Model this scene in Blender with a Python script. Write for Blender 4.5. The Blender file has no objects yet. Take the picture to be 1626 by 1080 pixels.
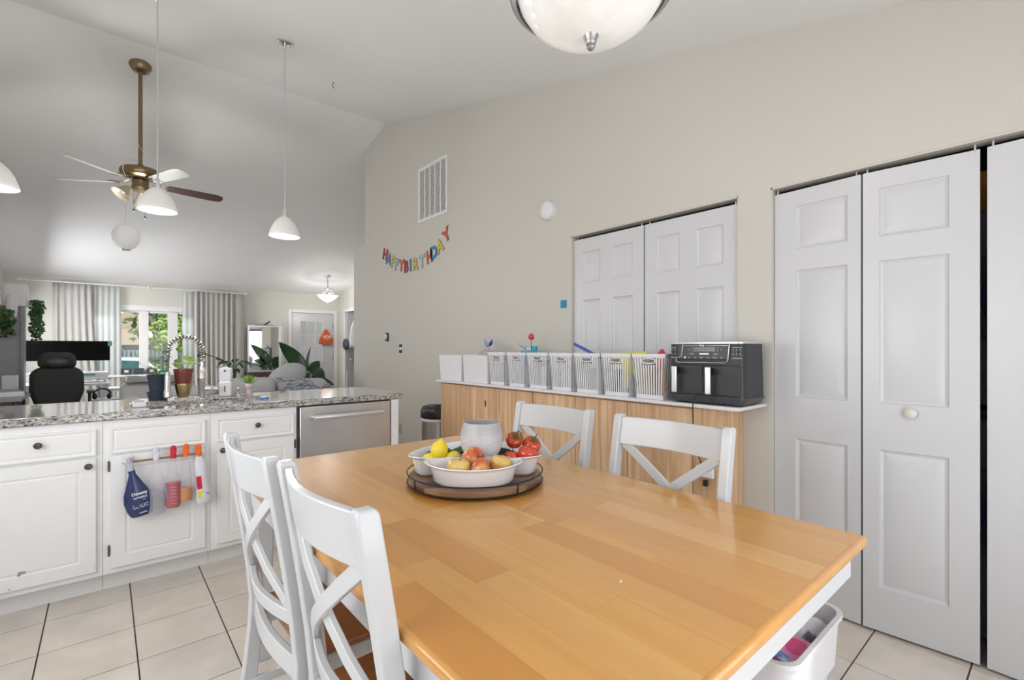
import bpy, bmesh, math, random
from mathutils import Vector, Matrix, Euler
random.seed(7)
PI = math.pi
C = bpy.context.scene.collection
S = bpy.context.scene

# ------------------------------------------------------------------ camera
cam = bpy.data.cameras.new('camera'); camo = bpy.data.objects.new('camera', cam); C.objects.link(camo)
cam.sensor_width = 36.0; cam.lens = 757.0 / 1626.0 * 36.0
cam.shift_y = 13.0 / 1626.0; cam.clip_start = 0.02; cam.clip_end = 200
camo.location = (0, 0, 1.24)
camo.rotation_euler = (PI/2, 0, -math.radians(40.52))
S.camera = camo

# ------------------------------------------------------------------ world, lights, exposure
w = bpy.data.worlds.new('sky'); S.world = w; w.use_nodes = True
nt = w.node_tree; nt.nodes.clear()
sky = nt.nodes.new('ShaderNodeTexSky'); sky.sky_type = 'NISHITA'; sky.sun_disc = False
sky.sun_elevation = math.radians(48); sky.sun_rotation = math.radians(200); sky.air_density = 1.0; sky.dust_density = 2.5
bg = nt.nodes.new('ShaderNodeBackground'); bg.inputs[1].default_value = 0.30
ow = nt.nodes.new('ShaderNodeOutputWorld')
nt.links.new(sky.outputs[0], bg.inputs[0]); nt.links.new(bg.outputs[0], ow.inputs[0])
S.view_settings.view_transform = 'Standard'; S.view_settings.look = 'None'
S.view_settings.exposure = 0.0; S.view_settings.gamma = 1.0; S.view_settings.use_curve_mapping = False

def area(name, loc, rot, sx, sy, energy, col=(1, 1, 1)):
    l = bpy.data.lights.new(name, 'AREA'); l.shape = 'RECTANGLE'; l.size = sx; l.size_y = sy
    l.energy = energy; l.color = col
    o = bpy.data.objects.new(name, l); o.location = loc; o.rotation_euler = rot; C.objects.link(o); return o
def point(name, loc, energy, r=.05, col=(1, .97, .93)):
    l = bpy.data.lights.new(name, 'POINT'); l.energy = energy; l.shadow_soft_size = r; l.color = col
    o = bpy.data.objects.new(name, l); o.location = loc; C.objects.link(o); return o
sun = bpy.data.lights.new('sun', 'SUN'); sun.energy = 2.2; sun.angle = .02
so = bpy.data.objects.new('sun', sun); so.rotation_euler = (math.radians(42), 0, math.radians(25)); C.objects.link(so)
# added fill lamps out of view, shining in from behind and from the left
area('fill_rear', (.9, -.70, 1.10), (PI/2+.1, 0, 0), 2.3, 1.7, 33, (1, .99, .985))  # unseen fill lamp set in the made-up patio door opening
area('fill_left_kitchen', (-1.10, 1.5, 1.45), (0, -PI/2, 0), 1.3, 2.2, 36, (1, .99, .985))  # unseen fill lamp at the made-up kitchen window
area('fill_left_living', (-1.213, 9.6, 1.55), (0, -PI/2+math.radians(24), 0), 1.3, 1.3, 98)  # unseen fill lamp at the made-up living room window
# added lamp hidden above the front window, brightening the sheers and the room
area('fill_above_front_window', (.6, 12.52, 3.2), (-math.radians(50), 0, 0), 4.0, 1.6, 240)

# ------------------------------------------------------------------ helpers
def tag(o, label=None, cat=None, group=None, kind=None):
    if label: o['label'] = label
    if cat: o['category'] = cat
    if group: o['group'] = group
    if kind: o['kind'] = kind
    return o
def empty(name, loc=(0, 0, 0), rz=0, label=None, cat=None, group=None, kind=None, rot=None):
    o = bpy.data.objects.new(name, None); C.objects.link(o); o.location = loc
    o.rotation_euler = rot if rot else (0, 0, rz); o.empty_display_size = .05
    return tag(o, label, cat, group, kind)
def copy_tree(o, parent=None):
    c = o.copy(); C.objects.link(c)
    if parent is not None: c.parent = parent
    for ch in [k for k in bpy.data.objects if k.parent == o]: copy_tree(ch, c)
    return c
class G:
    def __init__(s): s.b = bmesh.new()
    def _x(s, vs, M):
        if M is not None:
            for v in vs: v.co = M @ v.co
    def box(s, x0, y0, z0, x1, y1, z1, M=None, taper=None):
        x0, x1 = min(x0, x1), max(x0, x1); y0, y1 = min(y0, y1), max(y0, y1); z0, z1 = min(z0, z1), max(z0, z1)
        co = [(x0,y0,z0),(x1,y0,z0),(x1,y1,z0),(x0,y1,z0),(x0,y0,z1),(x1,y0,z1),(x1,y1,z1),(x0,y1,z1)]
        if taper:
            cx, cy = (x0+x1)/2, (y0+y1)/2
            co = [((x-cx)*taper+cx, (y-cy)*taper+cy, z) if z == z0 else (x, y, z) for x, y, z in co]
        v = [s.b.verts.new(c) for c in co]
        for f in ((3,2,1,0),(4,5,6,7),(0,1,5,4),(1,2,6,5),(2,3,7,6),(3,0,4,7)): s.b.faces.new([v[i] for i in f])
        s._x(v, M); return s
    def quad(s, a, b, c, d):
        s.b.faces.new([s.b.verts.new(p) for p in (a, b, c, d)]); return s
    def prism(s, poly, d0, d1, M=None):       # poly in x,z ; extruded along y from d0 to d1
        n = len(poly)
        a = [s.b.verts.new((p[0], d0, p[1])) for p in poly]; b = [s.b.verts.new((p[0], d1, p[1])) for p in poly]
        s.b.faces.new(a); s.b.faces.new(b[::-1])
        for i in range(n): s.b.faces.new((a[(i+1) % n], a[i], b[i], b[(i+1) % n]))
        s._x(a + b, M); return s
    def lathe(s, prof, n=24, M=None, sx=1, sy=1, closed=False):
        rings = []; allv = []
        for r, z in prof:
            if r < 1e-6: v = s.b.verts.new((0, 0, z)); rings.append([v]); allv.append(v)
            else:
                rg = [s.b.verts.new((r*sx*math.cos(2*PI*i/n), r*sy*math.sin(2*PI*i/n), z)) for i in range(n)]
                rings.append(rg); allv += rg
        pr = list(zip(rings, rings[1:]))
        if closed: pr.append((rings[-1], rings[0]))
        for a, b in pr:
            if len(a) == 1 and len(b) == 1: continue
            for i in range(n):
                j = (i+1) % n
                if len(a) == 1: s.b.faces.new((a[0], b[j], b[i]))
                elif len(b) == 1: s.b.faces.new((a[i], a[j], b[0]))
                else: s.b.faces.new((a[i], a[j], b[j], b[i]))
        s._x(allv, M); return s
    def tube(s, pts, r, n=8, M=None, closed=False, flat=1.0):
        pts = [Vector(p) for p in pts]; N = len(pts); rings = []; allv = []
        up = None
        for i, p in enumerate(pts):
            if closed: t = pts[(i+1) % N] - pts[i-1]
            else: t = pts[min(i+1, N-1)] - pts[max(i-1, 0)]
            t.normalize()
            if up is None:
                up = Vector((0, 0, 1)) if abs(t.z) < .9 else Vector((1, 0, 0))
            a = t.cross(up)
            if a.length < 1e-5: a = t.orthogonal()
            a.normalize(); bb = a.cross(t).normalized(); up = bb
            rr = r[i] if isinstance(r, (list, tuple)) else r
            rg = [s.b.verts.new(p + a*rr*math.cos(2*PI*k/n) + bb*rr*flat*math.sin(2*PI*k/n)) for k in range(n)]
            rings.append(rg); allv += rg
        pr = list(zip(rings, rings[1:]))
        if closed: pr.append((rings[-1], rings[0]))
        else: s.b.faces.new(rings[0]); s.b.faces.new(rings[-1][::-1])
        for a, b in pr:
            for k in range(n): s.b.faces.new((a[k], b[k], b[(k+1) % n], a[(k+1) % n]))
        s._x(allv, M); return s
    def cyl(s, p0, p1, r, n=16, r1=None):
        return s.tube([p0, p1], [r, r if r1 is None else r1], n)
    def ball(s, c, rx, ry=None, rz=None, n=16, m=10, M=None):
        ry = rx if ry is None else ry; rz = rx if rz is None else rz
        T = Matrix.Translation(c) @ Matrix.Diagonal((rx, ry, rz, 1))
        if M is not None: T = M @ T
        return s.lathe([(math.sin(PI*i/m), -math.cos(PI*i/m)) if 0 < i < m else (0, -1 if i == 0 else 1) for i in range(m+1)], n, T)
    def grid(s, fn, nu, nv):
        vs = [[s.b.verts.new(fn(i/nu, j/nv)) for j in range(nv+1)] for i in range(nu+1)]
        for i in range(nu):
            for j in range(nv): s.b.faces.new((vs[i][j], vs[i+1][j], vs[i+1][j+1], vs[i][j+1]))
        return s
    def panel(s, w0, w1, h0, h1, t, rects, prof, M=None):
        """board in x,z: front at y=0, back at y=t; each rect gets nested rings (inset, depth)"""
        us = sorted({w0, w1} | {r[0] for r in rects} | {r[1] for r in rects})
        vs = sorted({h0, h1} | {r[2] for r in rects} | {r[3] for r in rects})
        cache = {}; allv = []
        def V(x, y, z):
            k = (round(x, 6), round(y, 6), round(z, 6))
            if k not in cache: cache[k] = s.b.verts.new((x, y, z)); allv.append(cache[k])
            return cache[k]
        def inr(u, v): return next((r for r in rects if r[0]-1e-6 <= u <= r[1]+1e-6 and r[2]-1e-6 <= v <= r[3]+1e-6), None)
        for i in range(len(us)-1):
            for j in range(len(vs)-1):
                a, b, c, d = us[i], us[i+1], vs[j], vs[j+1]
                if inr((a+b)/2, (c+d)/2): continue
                s.b.faces.new((V(a,0,c), V(b,0,c), V(b,0,d), V(a,0,d)))
        for r in rects:
            prev = [V(r[0],0,r[2]), V(r[1],0,r[2]), V(r[1],0,r[3]), V(r[0],0,r[3])]
            for ins, dep in prof:
                q = [(r[0]+ins,dep,r[2]+ins),(r[1]-ins,dep,r[2]+ins),(r[1]-ins,dep,r[3]-ins),(r[0]+ins,dep,r[3]-ins)]
                q = [s.b.verts.new(p) for p in q]; allv += q
                for k in range(4): s.b.faces.new((prev[k], prev[(k+1) % 4], q[(k+1) % 4], q[k]))
                prev = q
            s.b.faces.new(prev)
        B = [V(w0,t,h0), V(w1,t,h0), V(w1,t,h1), V(w0,t,h1)]; s.b.faces.new(B[::-1])
        s.b.faces.new([V(u,0,h0) for u in us][::-1] + [B[0], B[1]])
        s.b.faces.new([V(u,0,h1) for u in us] + [B[2], B[3]])
        s.b.faces.new([V(w0,0,v) for v in vs] + [B[3], B[0]])
        s.b.faces.new([V(w1,0,v) for v in vs][::-1] + [B[1], B[2]])
        s._x(allv, M); return s
    def mesh(s, name, smooth=None):
        bmesh.ops.recalc_face_normals(s.b, faces=s.b.faces)
        me = bpy.data.meshes.new(name); s.b.to_mesh(me); s.b.free()
        if smooth:
            for p in me.polygons: p.use_smooth = True
            me.set_sharp_from_angle(angle=math.radians(smooth))
        return me
    def build(s, name, m, parent=None, bevel=0, seg=2, smooth=40, loc=None, rot=None, solid=0, sub=0, kind=None):
        me = s.mesh(name, smooth); me.materials.append(m)
        o = bpy.data.objects.new(name, me); C.objects.link(o)
        if parent is not None: o.parent = parent
        if loc: o.location = loc
        if rot: o.rotation_euler = rot
        if solid:
            md = o.modifiers.new('solid', 'SOLIDIFY'); md.thickness = solid; md.offset = 0
        if sub:
            md = o.modifiers.new('sub', 'SUBSURF'); md.levels = sub; md.render_levels = sub
        if bevel:
            md = o.modifiers.new('bevel', 'BEVEL'); md.width = bevel; md.segments = seg; md.limit_method = 'ANGLE'
            md.angle_limit = math.radians(35)
        if kind: o['kind'] = kind
        return o
def T(x, y, z): return Matrix.Translation((x, y, z))
def RX(a): return Matrix.Rotation(a, 4, 'X')
def RY(a): return Matrix.Rotation(a, 4, 'Y')
def RZ(a): return Matrix.Rotation(a, 4, 'Z')
def text(s, size, m, parent=None, loc=(0, 0, 0), rot=(0, 0, 0), ext=.001, name='lettering', align='CENTER', bold=0.0, sx=1.0, shear=0):
    cu = bpy.data.curves.new(name, 'FONT'); cu.body = s; cu.size = size; cu.extrude = ext; cu.align_x = align
    cu.align_y = 'CENTER'; cu.offset = bold; cu.resolution_u = 3; cu.shear = shear
    to = bpy.data.objects.new('tmp', cu); C.objects.link(to); bpy.context.view_layer.update()
    me = bpy.data.meshes.new_from_object(to); bpy.data.objects.remove(to)
    me.materials.clear(); me.materials.append(m)
    o = bpy.data.objects.new(name, me); C.objects.link(o); o.location = loc; o.rotation_euler = rot; o.scale = (sx, 1, 1)
    if parent is not None: o.parent = parent
    return o

# ------------------------------------------------------------------ materials
def nmat(name):
    m = bpy.data.materials.new(name); m.use_nodes = True; n = m.node_tree
    return m, n, n.nodes['Principled BSDF']
def mat(name, col, rough=.5, metal=0, coat=0, bump=0, bscale=60, var=0, vscale=8, emit=None, estr=0, trans=0, alpha=1, spec=.5, sss=0):
    m, n, p = nmat(name)
    p.inputs['Base Color'].default_value = (*col, 1); p.inputs['Roughness'].default_value = rough
    p.inputs['Metallic'].default_value = metal; p.inputs['Coat Weight'].default_value = coat
    p.inputs['Coat Roughness'].default_value = .08
    p.inputs['Transmission Weight'].default_value = trans; p.inputs['Alpha'].default_value = alpha
    p.inputs['Specular IOR Level'].default_value = spec
    if emit: p.inputs['Emission Color'].default_value = (*emit, 1); p.inputs['Emission Strength'].default_value = estr
    tc = n.nodes.new('ShaderNodeTexCoord')
    if var:
        t = n.nodes.new('ShaderNodeTexNoise'); t.inputs['Scale'].default_value = vscale; t.inputs['Detail'].default_value = 4
        n.links.new(tc.outputs['Object'], t.inputs['Vector'])
        mx = n.nodes.new('ShaderNodeMix'); mx.data_type = 'RGBA'
        mx.inputs['A'].default_value = (*[c*(1-var) for c in col], 1); mx.inputs['B'].default_value = (*[min(1, c*(1+var)) for c in col], 1)
        n.links.new(t.outputs['Fac'], mx.inputs['Factor']); n.links.new(mx.outputs['Result'], p.inputs['Base Color'])
    if bump:
        t = n.nodes.new('ShaderNodeTexNoise'); t.inputs['Scale'].default_value = bscale; t.inputs['Detail'].default_value = 3
        n.links.new(tc.outputs['Object'], t.inputs['Vector'])
        b = n.nodes.new('ShaderNodeBump'); b.inputs['Strength'].default_value = bump; b.inputs['Distance'].default_value = .01
        n.links.new(t.outputs['Fac'], b.inputs['Height']); n.links.new(b.outputs['Normal'], p.inputs['Normal'])
    return m
def ramp(n, stops):
    r = n.nodes.new('ShaderNodeValToRGB'); e = r.color_ramp.elements
    e[0].position = stops[0][0]; e[0].color = (*stops[0][1], 1); e[1].position = stops[-1][0]; e[1].color = (*stops[-1][1], 1)
    for p, c in stops[1:-1]: k = e.new(p); k.color = (*c, 1)
    return r
def wood(name, tones, grain, rough=.35, coat=0, stretch=(30, 1.5, 30), amount=.35, knots=0, wavy=0, crough=.08):
    """tones picked per object by Object Info Random; grain runs along the least-scaled axis"""
    m, n, p = nmat(name); L = n.links.new
    tc = n.nodes.new('ShaderNodeTexCoord'); oi = n.nodes.new('ShaderNodeObjectInfo')
    mul = n.nodes.new('ShaderNodeMath'); mul.operation = 'MULTIPLY'; mul.inputs[1].default_value = 37.0
    L(oi.outputs['Random'], mul.inputs[0])
    mp = n.nodes.new('ShaderNodeMapping'); mp.inputs['Scale'].default_value = stretch
    add = n.nodes.new('ShaderNodeVectorMath'); add.operation = 'ADD'
    L(tc.outputs['Object'], mp.inputs['Vector']); L(mp.outputs[0], add.inputs[0]); L(mul.outputs[0], add.inputs[1])
    t = n.nodes.new('ShaderNodeTexNoise'); t.inputs['Scale'].default_value = 1.0; t.inputs['Detail'].default_value = 6
    t.inputs['Distortion'].default_value = .6 + wavy
    L(add.outputs[0], t.inputs['Vector'])
    rt = ramp(n, [(i/(len(tones)-1), c) for i, c in enumerate(tones)]); L(oi.outputs['Random'], rt.inputs[0])
    rg = ramp(n, [(.32, (0, 0, 0)), (.62, (1, 1, 1))]); L(t.outputs['Fac'], rg.inputs[0])
    mf = n.nodes.new('ShaderNodeMath'); mf.operation = 'MULTIPLY'; mf.inputs[1].default_value = amount; L(rg.outputs[0], mf.inputs[0])
    mx = n.nodes.new('ShaderNodeMix'); mx.data_type = 'RGBA'; L(mf.outputs[0], mx.inputs['Factor'])
    L(rt.outputs[0], mx.inputs['A']); mx.inputs['B'].default_value = (*grain, 1)
    out = mx.outputs['Result']
    if knots:
        mp2 = n.nodes.new('ShaderNodeMapping'); mp2.inputs['Scale'].default_value = tuple(7 if q > 5 else 3.2 for q in stretch)
        ad2 = n.nodes.new('ShaderNodeVectorMath'); ad2.operation = 'ADD'
        L(tc.outputs['Object'], mp2.inputs['Vector']); L(mp2.outputs[0], ad2.inputs[0]); L(mul.outputs[0], ad2.inputs[1])
        v = n.nodes.new('ShaderNodeTexVoronoi'); v.inputs['Scale'].default_value = 1; L(ad2.outputs[0], v.inputs['Vector'])
        rk = ramp(n, [(.06, (1, 1, 1)), (.12, (0, 0, 0))]); L(v.outputs['Distance'], rk.inputs[0])
        m2 = n.nodes.new('ShaderNodeMix'); m2.data_type = 'RGBA'; L(rk.outputs[0], m2.inputs['Factor'])
        L(out, m2.inputs['A']); m2.inputs['B'].default_value = (grain[0]*.35, grain[1]*.3, grain[2]*.3, 1); out = m2.outputs['Result']
    L(out, p.inputs['Base Color']); p.inputs['Roughness'].default_value = rough; p.inputs['Coat Weight'].default_value = coat
    p.inputs['Coat Roughness'].default_value = crough
    return m
def paned(name, tint=(1, 1, 1), refl=.08):
    m, n, p = nmat(name); n.nodes.remove(p); L = n.links.new
    tr = n.nodes.new('ShaderNodeBsdfTransparent'); tr.inputs[0].default_value = (*tint, 1)
    gl = n.nodes.new('ShaderNodeBsdfGlossy'); gl.inputs['Roughness'].default_value = .02
    fr = n.nodes.new('ShaderNodeFresnel'); fr.inputs[0].default_value = 1.45
    mx = n.nodes.new('ShaderNodeMixShader'); L(fr.outputs[0], mx.inputs[0]); L(tr.outputs[0], mx.inputs[1]); L(gl.outputs[0], mx.inputs[2])
    L(mx.outputs[0], n.nodes['Material Output'].inputs[0]); return m
def cloth(name, col, transl=.5, transp=0):
    m, n, p = nmat(name); n.nodes.remove(p); L = n.links.new
    d = n.nodes.new('ShaderNodeBsdfDiffuse'); d.inputs[0].default_value = (*col, 1)
    t = n.nodes.new('ShaderNodeBsdfTranslucent'); t.inputs[0].default_value = (*col, 1)
    mx = n.nodes.new('ShaderNodeMixShader'); mx.inputs[0].default_value = transl; L(d.outputs[0], mx.inputs[1]); L(t.outputs[0], mx.inputs[2])
    o = mx.outputs[0]
    if transp:
        tr = n.nodes.new('ShaderNodeBsdfTransparent'); m2 = n.nodes.new('ShaderNodeMixShader'); m2.inputs[0].default_value = transp
        L(o, m2.inputs[1]); L(tr.outputs[0], m2.inputs[2]); o = m2.outputs[0]
    L(o, n.nodes['Material Output'].inputs[0]); return m
def speckle(name):
    m, n, p = nmat(name); L = n.links.new
    tc = n.nodes.new('ShaderNodeTexCoord')
    mp = n.nodes.new('ShaderNodeMapping'); mp.inputs['Scale'].default_value = (1, 1.6, 2.2); mp.inputs['Rotation'].default_value = (.2, .5, .35)
    L(tc.outputs['Object'], mp.inputs['Vector'])
    a = n.nodes.new('ShaderNodeTexNoise'); a.inputs['Scale'].default_value = 60; a.inputs['Detail'].default_value = 6; a.inputs['Distortion'].default_value = 1.2
    b = n.nodes.new('ShaderNodeTexNoise'); b.inputs['Scale'].default_value = 9; b.inputs['Detail'].default_value = 5; b.inputs['Distortion'].default_value = 2
    L(mp.outputs[0], a.inputs['Vector']); L(mp.outputs[0], b.inputs['Vector'])
    ra = ramp(n, [(.36, (.05, .05, .055)), (.44, (.27, .26, .26)), (.52, (.52, .51, .49)), (.64, (.72, .70, .68))]); L(a.outputs['Fac'], ra.inputs[0])
    rb = ramp(n, [(.40, (.30, .29, .29)), (.58, (.95, .93, .9))]); L(b.outputs['Fac'], rb.inputs[0])
    mx = n.nodes.new('ShaderNodeMix'); mx.data_type = 'RGBA'; mx.blend_type = 'MULTIPLY'; mx.inputs['Factor'].default_value = .55
    L(ra.outputs[0], mx.inputs['A']); L(rb.outputs[0], mx.inputs['B']); L(mx.outputs['Result'], p.inputs['Base Color'])
    p.inputs['Roughness'].default_value = .12; p.inputs['Coat Weight'].default_value = .6; p.inputs['Coat Roughness'].default_value = .03
    return m
def blend(name, c1, c2, scale=6, lo=.4, hi=.6, rough=.3, coat=.3, stretch=(1, 1, 1)):
    m, n, p = nmat(name); L = n.links.new
    tc = n.nodes.new('ShaderNodeTexCoord'); mp = n.nodes.new('ShaderNodeMapping'); mp.inputs['Scale'].default_value = stretch
    L(tc.outputs['Object'], mp.inputs['Vector'])
    t = n.nodes.new('ShaderNodeTexNoise'); t.inputs['Scale'].default_value = scale; t.inputs['Detail'].default_value = 5; L(mp.outputs[0], t.inputs['Vector'])
    r = ramp(n, [(lo, c1), (hi, c2)]); L(t.outputs['Fac'], r.inputs[0]); L(r.outputs[0], p.inputs['Base Color'])
    p.inputs['Roughness'].default_value = rough; p.inputs['Coat Weight'].default_value = coat; return m

M = {}
M['wall'] = mat('wall_paint', (.575, .56, .515), .55, bump=.03, bscale=250)
M['wallgrey'] = mat('pale_wall_paint', (.66, .65, .60), .6, bump=.03, bscale=250)
M['ceil'] = mat('ceiling_paint', (.80, .81, .825), .7, bump=.04, bscale=180)
M['trim'] = mat('white_trim', (.78, .78, .78), .35)
M['doorw'] = mat('white_door_paint', (.60, .61, .635), .32)
M['cab'] = mat('cabinet_paint', (.84, .855, .87), .35, bump=.02, bscale=40)
M['chairw'] = mat('chair_white_paint', (.59, .615, .645), .28, coat=.2)
M['knob'] = mat('pewter_knob', (.12, .115, .11), .3, .9)
M['steel'] = mat('brushed_steel', (.68, .68, .69), .28, 1, var=.12, vscale=5)
M['chrome'] = mat('polished_nickel', (.72, .70, .68), .15, 1)
M['alu'] = mat('satin_aluminium', (.75, .75, .76), .3, .9)
M['black'] = mat('black_plastic', (.012, .012, .014), .35)
M['screen'] = mat('matt_black_screen', (.003, .003, .003), .6, spec=.1)
M['blackm'] = mat('matt_black_plastic', (.03, .032, .037), .45, bump=.05, bscale=300)
M['charcoal'] = mat('charcoal_plastic', (.055, .06, .07), .4)
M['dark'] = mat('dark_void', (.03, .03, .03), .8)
M['white'] = mat('white_plastic', (.76, .765, .80), .35)
M['whiteg'] = mat('white_glazed', (.80, .81, .85), .15, coat=.5)
M['brass'] = mat('antique_brass', (.28, .21, .12), .32, .95, var=.15, vscale=20)
M['bladed'] = mat('dark_walnut_blade', (.055, .028, .028), .45)
M['bladerefl'] = mat('blade_with_reflection', (.42, .46, .44), .3)  # pale tone paints in the light reflected by the blade undersides
M['granite'] = speckle('speckled_granite')
M['grout'] = mat('grout', (.10, .085, .075), .9)
M['glass'] = paned('window_glass')
M['mirror'] = mat('mirror_glass', (.86, .88, .88), .02, 1)
M['stave'] = wood('birch_stave', [(.68,.36,.095), (.66,.32,.07), (.72,.40,.12), (.58,.25,.045), (.74,.42,.13), (.70,.37,.09), (.68,.34,.08), (.76,.46,.17)], (.50, .22, .05), rough=.3, coat=.6, stretch=(26, 1.6, 10), amount=.30, crough=.10)
M['tabwood'] = wood('birch_edge', [(.66, .33, .08), (.66, .33, .08)], (.40, .17, .05), rough=.3, coat=.6, stretch=(24, 1.8, 24), amount=.3)
M['pine'] = wood('knotty_pine', [(.78,.55,.34), (.84,.61,.40), (.72,.48,.29), (.82,.59,.38), (.75,.52,.31)], (.42, .22, .10), rough=.45, stretch=(22, 22, 1.1), amount=.62, knots=1, wavy=.8)
M['seat'] = mat('chestnut_seat', (.30, .115, .04), .3, coat=.4, var=.2, vscale=14)
M['acacia'] = wood('acacia', [(.15,.07,.035), (.26,.12,.055), (.11,.045,.022), (.42,.23,.11), (.18,.08,.04)], (.06, .025, .012), rough=.35, coat=.3, stretch=(30, 3, 30), amount=.5)

def tilemat():
    m, n, p = nmat('beige_floor_tile'); L = n.links.new
    tc = n.nodes.new('ShaderNodeTexCoord'); oi = n.nodes.new('ShaderNodeObjectInfo'); g = n.nodes.new('ShaderNodeNewGeometry')
    r = ramp(n, [(0, (.72, .66, .59)), (.35, (.77, .70, .62)), (.7, (.69, .65, .60)), (1, (.79, .73, .66))]); L(oi.outputs['Random'], r.inputs[0])
    t = n.nodes.new('ShaderNodeTexNoise'); t.inputs['Scale'].default_value = 6; t.inputs['Detail'].default_value = 7; L(g.outputs['Position'], t.inputs['Vector'])
    r2 = ramp(n, [(.3, (.84, .83, .82)), (.7, (1, 1, 1))]); L(t.outputs['Fac'], r2.inputs[0])
    mx = n.nodes.new('ShaderNodeMix'); mx.data_type = 'RGBA'; mx.blend_type = 'MULTIPLY'; mx.inputs['Factor'].default_value = 1
    L(r.outputs[0], mx.inputs['A']); L(r2.outputs[0], mx.inputs['B']); L(mx.outputs['Result'], p.inputs['Base Color'])
    p.inputs['Roughness'].default_value = .32; return m
M['tile'] = tilemat()
M['woodfloor'] = mat('living_floor', (.30, .22, .15), .5)
M['curtain'] = cloth('grey_curtain', (.60, .59, .57), .3)
M['sheer'] = cloth('sheer_white', (.85, .87, .86), .6, .30)
M['sofa'] = mat('grey_sofa_fabric', (.54, .55, .58), .9, bump=.15, bscale=400)
M['sofal'] = mat('light_sofa_fabric', (.68, .68, .70), .9, bump=.1, bscale=300)
M['blanket'] = blend('patterned_throw', (.14, .16, .20), (.50, .53, .58), 14, .42, .56, .9, 0, (1, 2, 6))
M['leafd'] = blend('dark_leaf', (.012, .045, .016), (.03, .10, .03), 8, .3, .7, .35, .4)
M['leafl'] = blend('light_leaf', (.13, .28, .04), (.28, .48, .10), 10, .3, .7, .45, .1)
M['leafy'] = blend('yellow_green_leaf', (.22, .40, .05), (.42, .58, .16), 10, .3, .7, .45, .1)
M['bulb'] = mat('lit_bulb', (1, 1, 1), .4, emit=(1, .98, .95), estr=1.15)
M['shade'] = mat('frosted_glass_shade', (.78, .78, .77), .35, emit=(1, .99, .97), estr=.07)
M['bowl_lit'] = blend('alabaster_glass', (.66, .66, .65), (.82, .82, .81), 7, .35, .6, .25, .5)
_p = M['bowl_lit'].node_tree.nodes['Principled BSDF']; _p.inputs['Emission Color'].default_value = (1, 1, .98, 1); _p.inputs['Emission Strength'].default_value = .22
def C3(name, r, g, b, rough=.4, **k): M[name] = mat(name, (r, g, b), rough, **k); return M[name]
# ================================================================== STRUCTURE
XL, XW, XR = -1.22, 2.55, 4.2          # left wall, kitchen right wall, living side wall
YB, YR, YF = -.78, 5.31, 11.12         # wall behind camera, ridge, far wall
def cz(y): return 3.918 - .251*abs(y - YR)
K = 'structure'
# floor: grout bed with one tile object per tile, wood beyond the peninsula
fl = G().box(XL-.2, YB-.3, -.1, XR+1.4, YF+.2, -.0045).build('floor', M['grout'], kind=K)
tp = .3065; me = G().box(.0028, .0028, -.006, tp-.0028, tp-.0028, 0).mesh('tile'); me.materials.append(M['tile'])
for i in range(-3, 10):
    for j in range(-3, 10):
        x = -.2055 + i*tp; y = .25 + j*tp*1.0015
        if x + tp > XW + .36 or y > 3.1: continue
        o = bpy.data.objects.new('tile', me); C.objects.link(o); o.parent = fl; o.location = (x, y, 0)
        md = None
G().box(XL, 3.28, -.01, XR, YF, .0).build('living_floor_boards', M['woodfloor'], fl)
# sloped ceiling in two planes meeting at the ridge
cg = G()
th = .12
for a, b in ((YB-.3, YR), (YR, YF+.3)):
    cg.prism([(a, cz(a)), (b, cz(b)), (b, cz(b)+th), (a, cz(a)+th)], XL-.2, XR+1.5, M=Matrix(((0,1,0,0),(1,0,0,0),(0,0,1,0),(0,0,0,1))))
cg.build('ceiling', M['ceil'], kind=K, smooth=None)
SW = Matrix(((0,1,0,0),(1,0,0,0),(0,0,1,0),(0,0,0,1)))   # prism poly given in (y,z), extruded along x
# right kitchen wall: pieces around two closet openings
def wallpoly(g, y0, y1, z0=0, z1=None, x0=XW, x1=XW+.12):
    if z1 is None: g.prism([(y0, z0), (y1, z0), (y1, cz(y1)+.02), (y0, cz(y0)+.02)], x0, x1, M=SW)
    else: g.prism([(y0, z0), (y1, z0), (y1, z1), (y0, z1)], x0, x1, M=SW)
DH = 2.047; P0, P1 = 1.141, 2.329; Q0, Q1 = -.58, .978
g = G()
wallpoly(g, YB, Q0); wallpoly(g, Q1, P0); wallpoly(g, P1, YR); wallpoly(g, YR, 5.889)
wallpoly(g, Q0, Q1, DH, None); wallpoly(g, P0, P1, DH, None)
wr = g.build('wall_right', M['wall'], kind=K, smooth=None)
# stub continuing the wall below the soffit, and the high wall returning to the right
G().box(XW, 5.889, 0, XW+.13, 6.256, 2.577).build('wall_return', M['wall'], kind=K, smooth=None)
g = G(); g.prism([(5.77, 2.577), (5.889, 2.577), (5.889, cz(5.889)+.02), (5.77, cz(5.77)+.02)], XW+.12, XR+.1, M=SW)
g.box(XW+.12, 5.77, 2.53, XR+.1, 6.256, 2.577); g.box(XW+.13, 6.13, 0, XR+.1, 6.256, 2.53)
g.build('wall_soffit', M['wallgrey'], kind=K, smooth=None)
# closets behind the openings
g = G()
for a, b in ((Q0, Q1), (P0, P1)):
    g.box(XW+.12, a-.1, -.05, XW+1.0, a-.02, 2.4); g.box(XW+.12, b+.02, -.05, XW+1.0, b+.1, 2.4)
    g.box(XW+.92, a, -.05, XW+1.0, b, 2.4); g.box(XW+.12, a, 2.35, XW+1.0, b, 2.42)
g.build('wall_closet', M['dark'], kind=K, smooth=None)
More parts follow.
